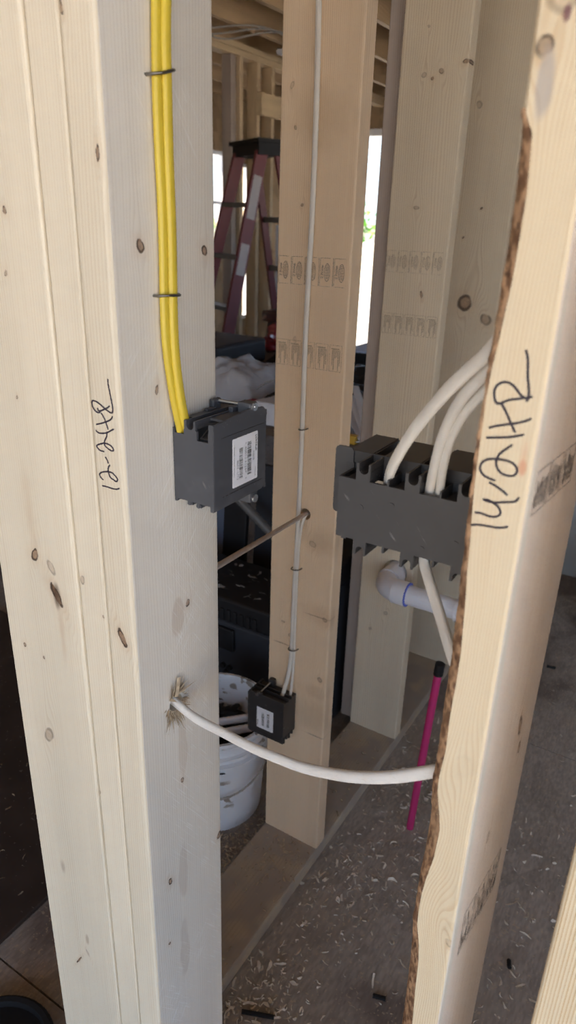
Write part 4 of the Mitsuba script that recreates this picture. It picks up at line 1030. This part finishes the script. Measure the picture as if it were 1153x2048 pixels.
k = say(new('sheet_support'), 'dark box holding up the pale blue sheet', 'box')
put(k, rblock(-1.0, -.72, 2.45, 2.78, TZ, TZ + .0995, .004), 'black_plastic', smooth=35)
for i in range(4):
    k = say(new('metal_trim'), ['white metal trim strip leaning by the tan stud, topmost of the pile', 'white metal trim strip second in the leaning pile', 'silver trim strip third in the leaning pile', 'grey trim strip lowest in the leaning pile'][i], 'trim')
    a, b = np.array([-.640 + .010 * i, 1.775 - .052 * i, TZ + .105 - .022 * i]), np.array([-.425 - .012 * i, 1.460 + .0 * i, TZ + .040 - .010 * i])
    put(k, sweep([a, (a + b) / 2, b], .0135, .003, (.83, .56, 0), 12, 8, power=.5), ['vinyl', 'vinyl', 'white_box', 'zinc'][i], smooth=True)
k = say(new('spirit_level'), 'yellow level on the work table under the trim strips', 'level')
put(k, rblock(-.66, -.47, 1.452, 1.478, TZ, TZ + .028, .004), 'yellow_paint', smooth=35)
k = say(new('blue_case'), 'small blue case on the table corner by the three-gang box', 'case')
put(k, rblock(-.54, -.47, 1.49, 1.53, TZ, TZ + .015, .004), 'blue_stuff', smooth=35)

# ------------------------------------------------------------------ red step ladder
LC = np.array([-2.27, 3.55, 0.])
rv, vv = np.array([.852, .524, 0]), np.array([-.524, .852, 0])
wv = -.5 * rv + .866 * vv     # across the ladder (far side positive)
sv = .866 * rv + .5 * vv      # from the front legs to the rear legs
LH = 1.74
k = say(new('step_ladder'), 'red step ladder with a black top standing in the big room', 'ladder')
up = np.array([0, 0, 1.])


def bar(p, q, a, b, side):
    """A straight rail of rectangular section, a along 'side'."""
    p, q = np.asarray(p, float), np.asarray(q, float)
    t = (q - p) / np.linalg.norm(q - p)
    s = np.asarray(side, float) - (t @ np.asarray(side)) * t
    s /= np.linalg.norm(s)
    m = trimesh.creation.box((a, b, np.linalg.norm(q - p)))
    M = np.eye(4); M[:3, 0], M[:3, 1], M[:3, 2], M[:3, 3] = s, np.cross(t, s), t, (p + q) / 2
    return m.apply_transform(M)


def fr(z, sgn):  # front rail point at height z
    d = LH - z
    return LC + up * z - sv * (.05 + .25 * d) + wv * sgn * (.15 + .07 * d)


def rr_(z, sgn):
    d = LH - z
    return LC + up * z + sv * (.06 + .20 * d) + wv * sgn * (.14 + .06 * d)


m = trimesh.creation.box((.36, .17, .07)); M = np.eye(4); M[:3, 0], M[:3, 1], M[:3, 2], M[:3, 3] = wv, -sv, up, LC + up * (LH + .01); m.apply_transform(M)
m2 = trimesh.creation.box((.40, .20, .022)); M2 = M.copy(); M2[:3, 3] += up * .04; m2.apply_transform(M2)
put(k + '__top_cap', [m, m2], 'rubber')
for s in (1, -1):
    put(k + '__front_rail', bar(fr(0, s), fr(LH - .01, s), .03, .075, wv), 'red_rail')
    put(k + '__rear_rail', bar(rr_(0, s), rr_(LH - .01, s), .025, .045, wv), 'red_rail')
    put(k + '__foot', bar(fr(0, s), fr(.05, s), .04, .09, wv), 'rubber')
for z in (1.44, 1.14, .84, .54, .24):
    a, b = fr(z, 1), fr(z, -1)
    put(k + '__step', bar(a, b, .025, .085, up), 'rung_metal')
for z in (1.36, 1.06, .76, .46):
    put(k + '__rear_brace', bar(rr_(z, 1), rr_(z, -1), .035, .02, up), 'rung_metal')
p = fr(1.52, -1) - wv * .0165
put(k + '__sticker', bar(fr(1.60, -1) - wv * .016, fr(1.36, -1) - wv * .016, .002, .055, wv), 'sticker')
put(k + '__sticker', bar(fr(1.22, -1) - wv * .016, fr(1.04, -1) - wv * .016, .002, .055, wv), 'sticker')

# white vinyl frame, red bag and black stand by the ladder
k = say(new('vinyl_frame'), 'white vinyl window frame standing on the floor behind the red ladder', 'window frame')
fx0, fx1, fz = -2.52, -2.33, 1.33
put(k + '__stile', rbox(fx0, fx0 + .05, 4.16, 4.22, .0, fz, .004), 'vinyl')
put(k + '__stile', rbox(fx1, fx1 + .06, 4.16, 4.22, .0, fz, .004), 'vinyl')
put(k + '__sill', rbox(fx0 + .05, fx1, 4.16, 4.22, .0, .06, .004, 'x'), 'vinyl')
put(k + '__sill', rbox(fx0 + .05, fx1, 4.16, 4.22, fz - .06, fz, .004, 'x'), 'vinyl')
SX, SY = -1.62, 2.98
k = say(new('step_stool'), 'dark folding stand with a maroon top behind the red bag', 'stand')
put(k + '__seat', rblock(SX - .16, SX + .16, SY - .10, SY + .10, .84, .90, .012), solid('maroon', (.035, .014, .014), .5, .4), smooth=35)
for s in (-1, 1):
    for t_ in (-1, 1):
        put(k + '__leg', cyl((SX + s * .12, SY + t_ * .06, .845), (SX + s * .17, SY + t_ * .14, 0), .018, 12), 'rubber', smooth=40)
k = say(new('plastic_bag'), 'clear plastic bag of red parts on the table in front of the dark stand', 'bag')
put(k + '__bag', lathe([(0, 0), (.085, .0), (.10, .04), (.085, .12), (.05, .20), (.022, .235), (0, .24)], 24, (-1.60, 2.74, TZ)), 'film', smooth=40)
put(k + '__parts', [trimesh.creation.icosphere(2, .03).apply_scale((1.2, 1.0, .8)).apply_translation((-1.60 + .055 * math.cos(a) * (i % 3) / 2, 2.74 + .055 * math.sin(a) * (i % 3) / 2, TZ + .026 + .026 * (i // 4))) for i, a in enumerate(np.arange(15) * 2.4)], 'red_stuff', smooth=True)

# cables along the joists overhead
for i in range(3):
    k = say(new('ceiling_cable'), 'thin grey cable strung along the joists overhead', 'cable', group='cables overhead')
    y = 3.3 + .10 * i
    put(k, sweep([(-2.9 + .1 * i, y, H - .01), (-2.65 + .03 * i, y + .15, H - .05 - .008 * i), (-2.45, y + .35, H - .008), (-2.40 + .02 * i, y + .9, H - .015), (-2.38, y + 1.8, H - .008)], .005, .005, (0, 0, 1), 40, 8), 'wire_grey', smooth=True)

k = say(new('plastic_flap'), 'pale grey plastic flap hanging under the joists near the top plate', 'plastic flap')
put(k, rbox(-2.62, -2.42, 4.28, 4.52, H - .035, H - .003, .008, 'y'), 'white_box')
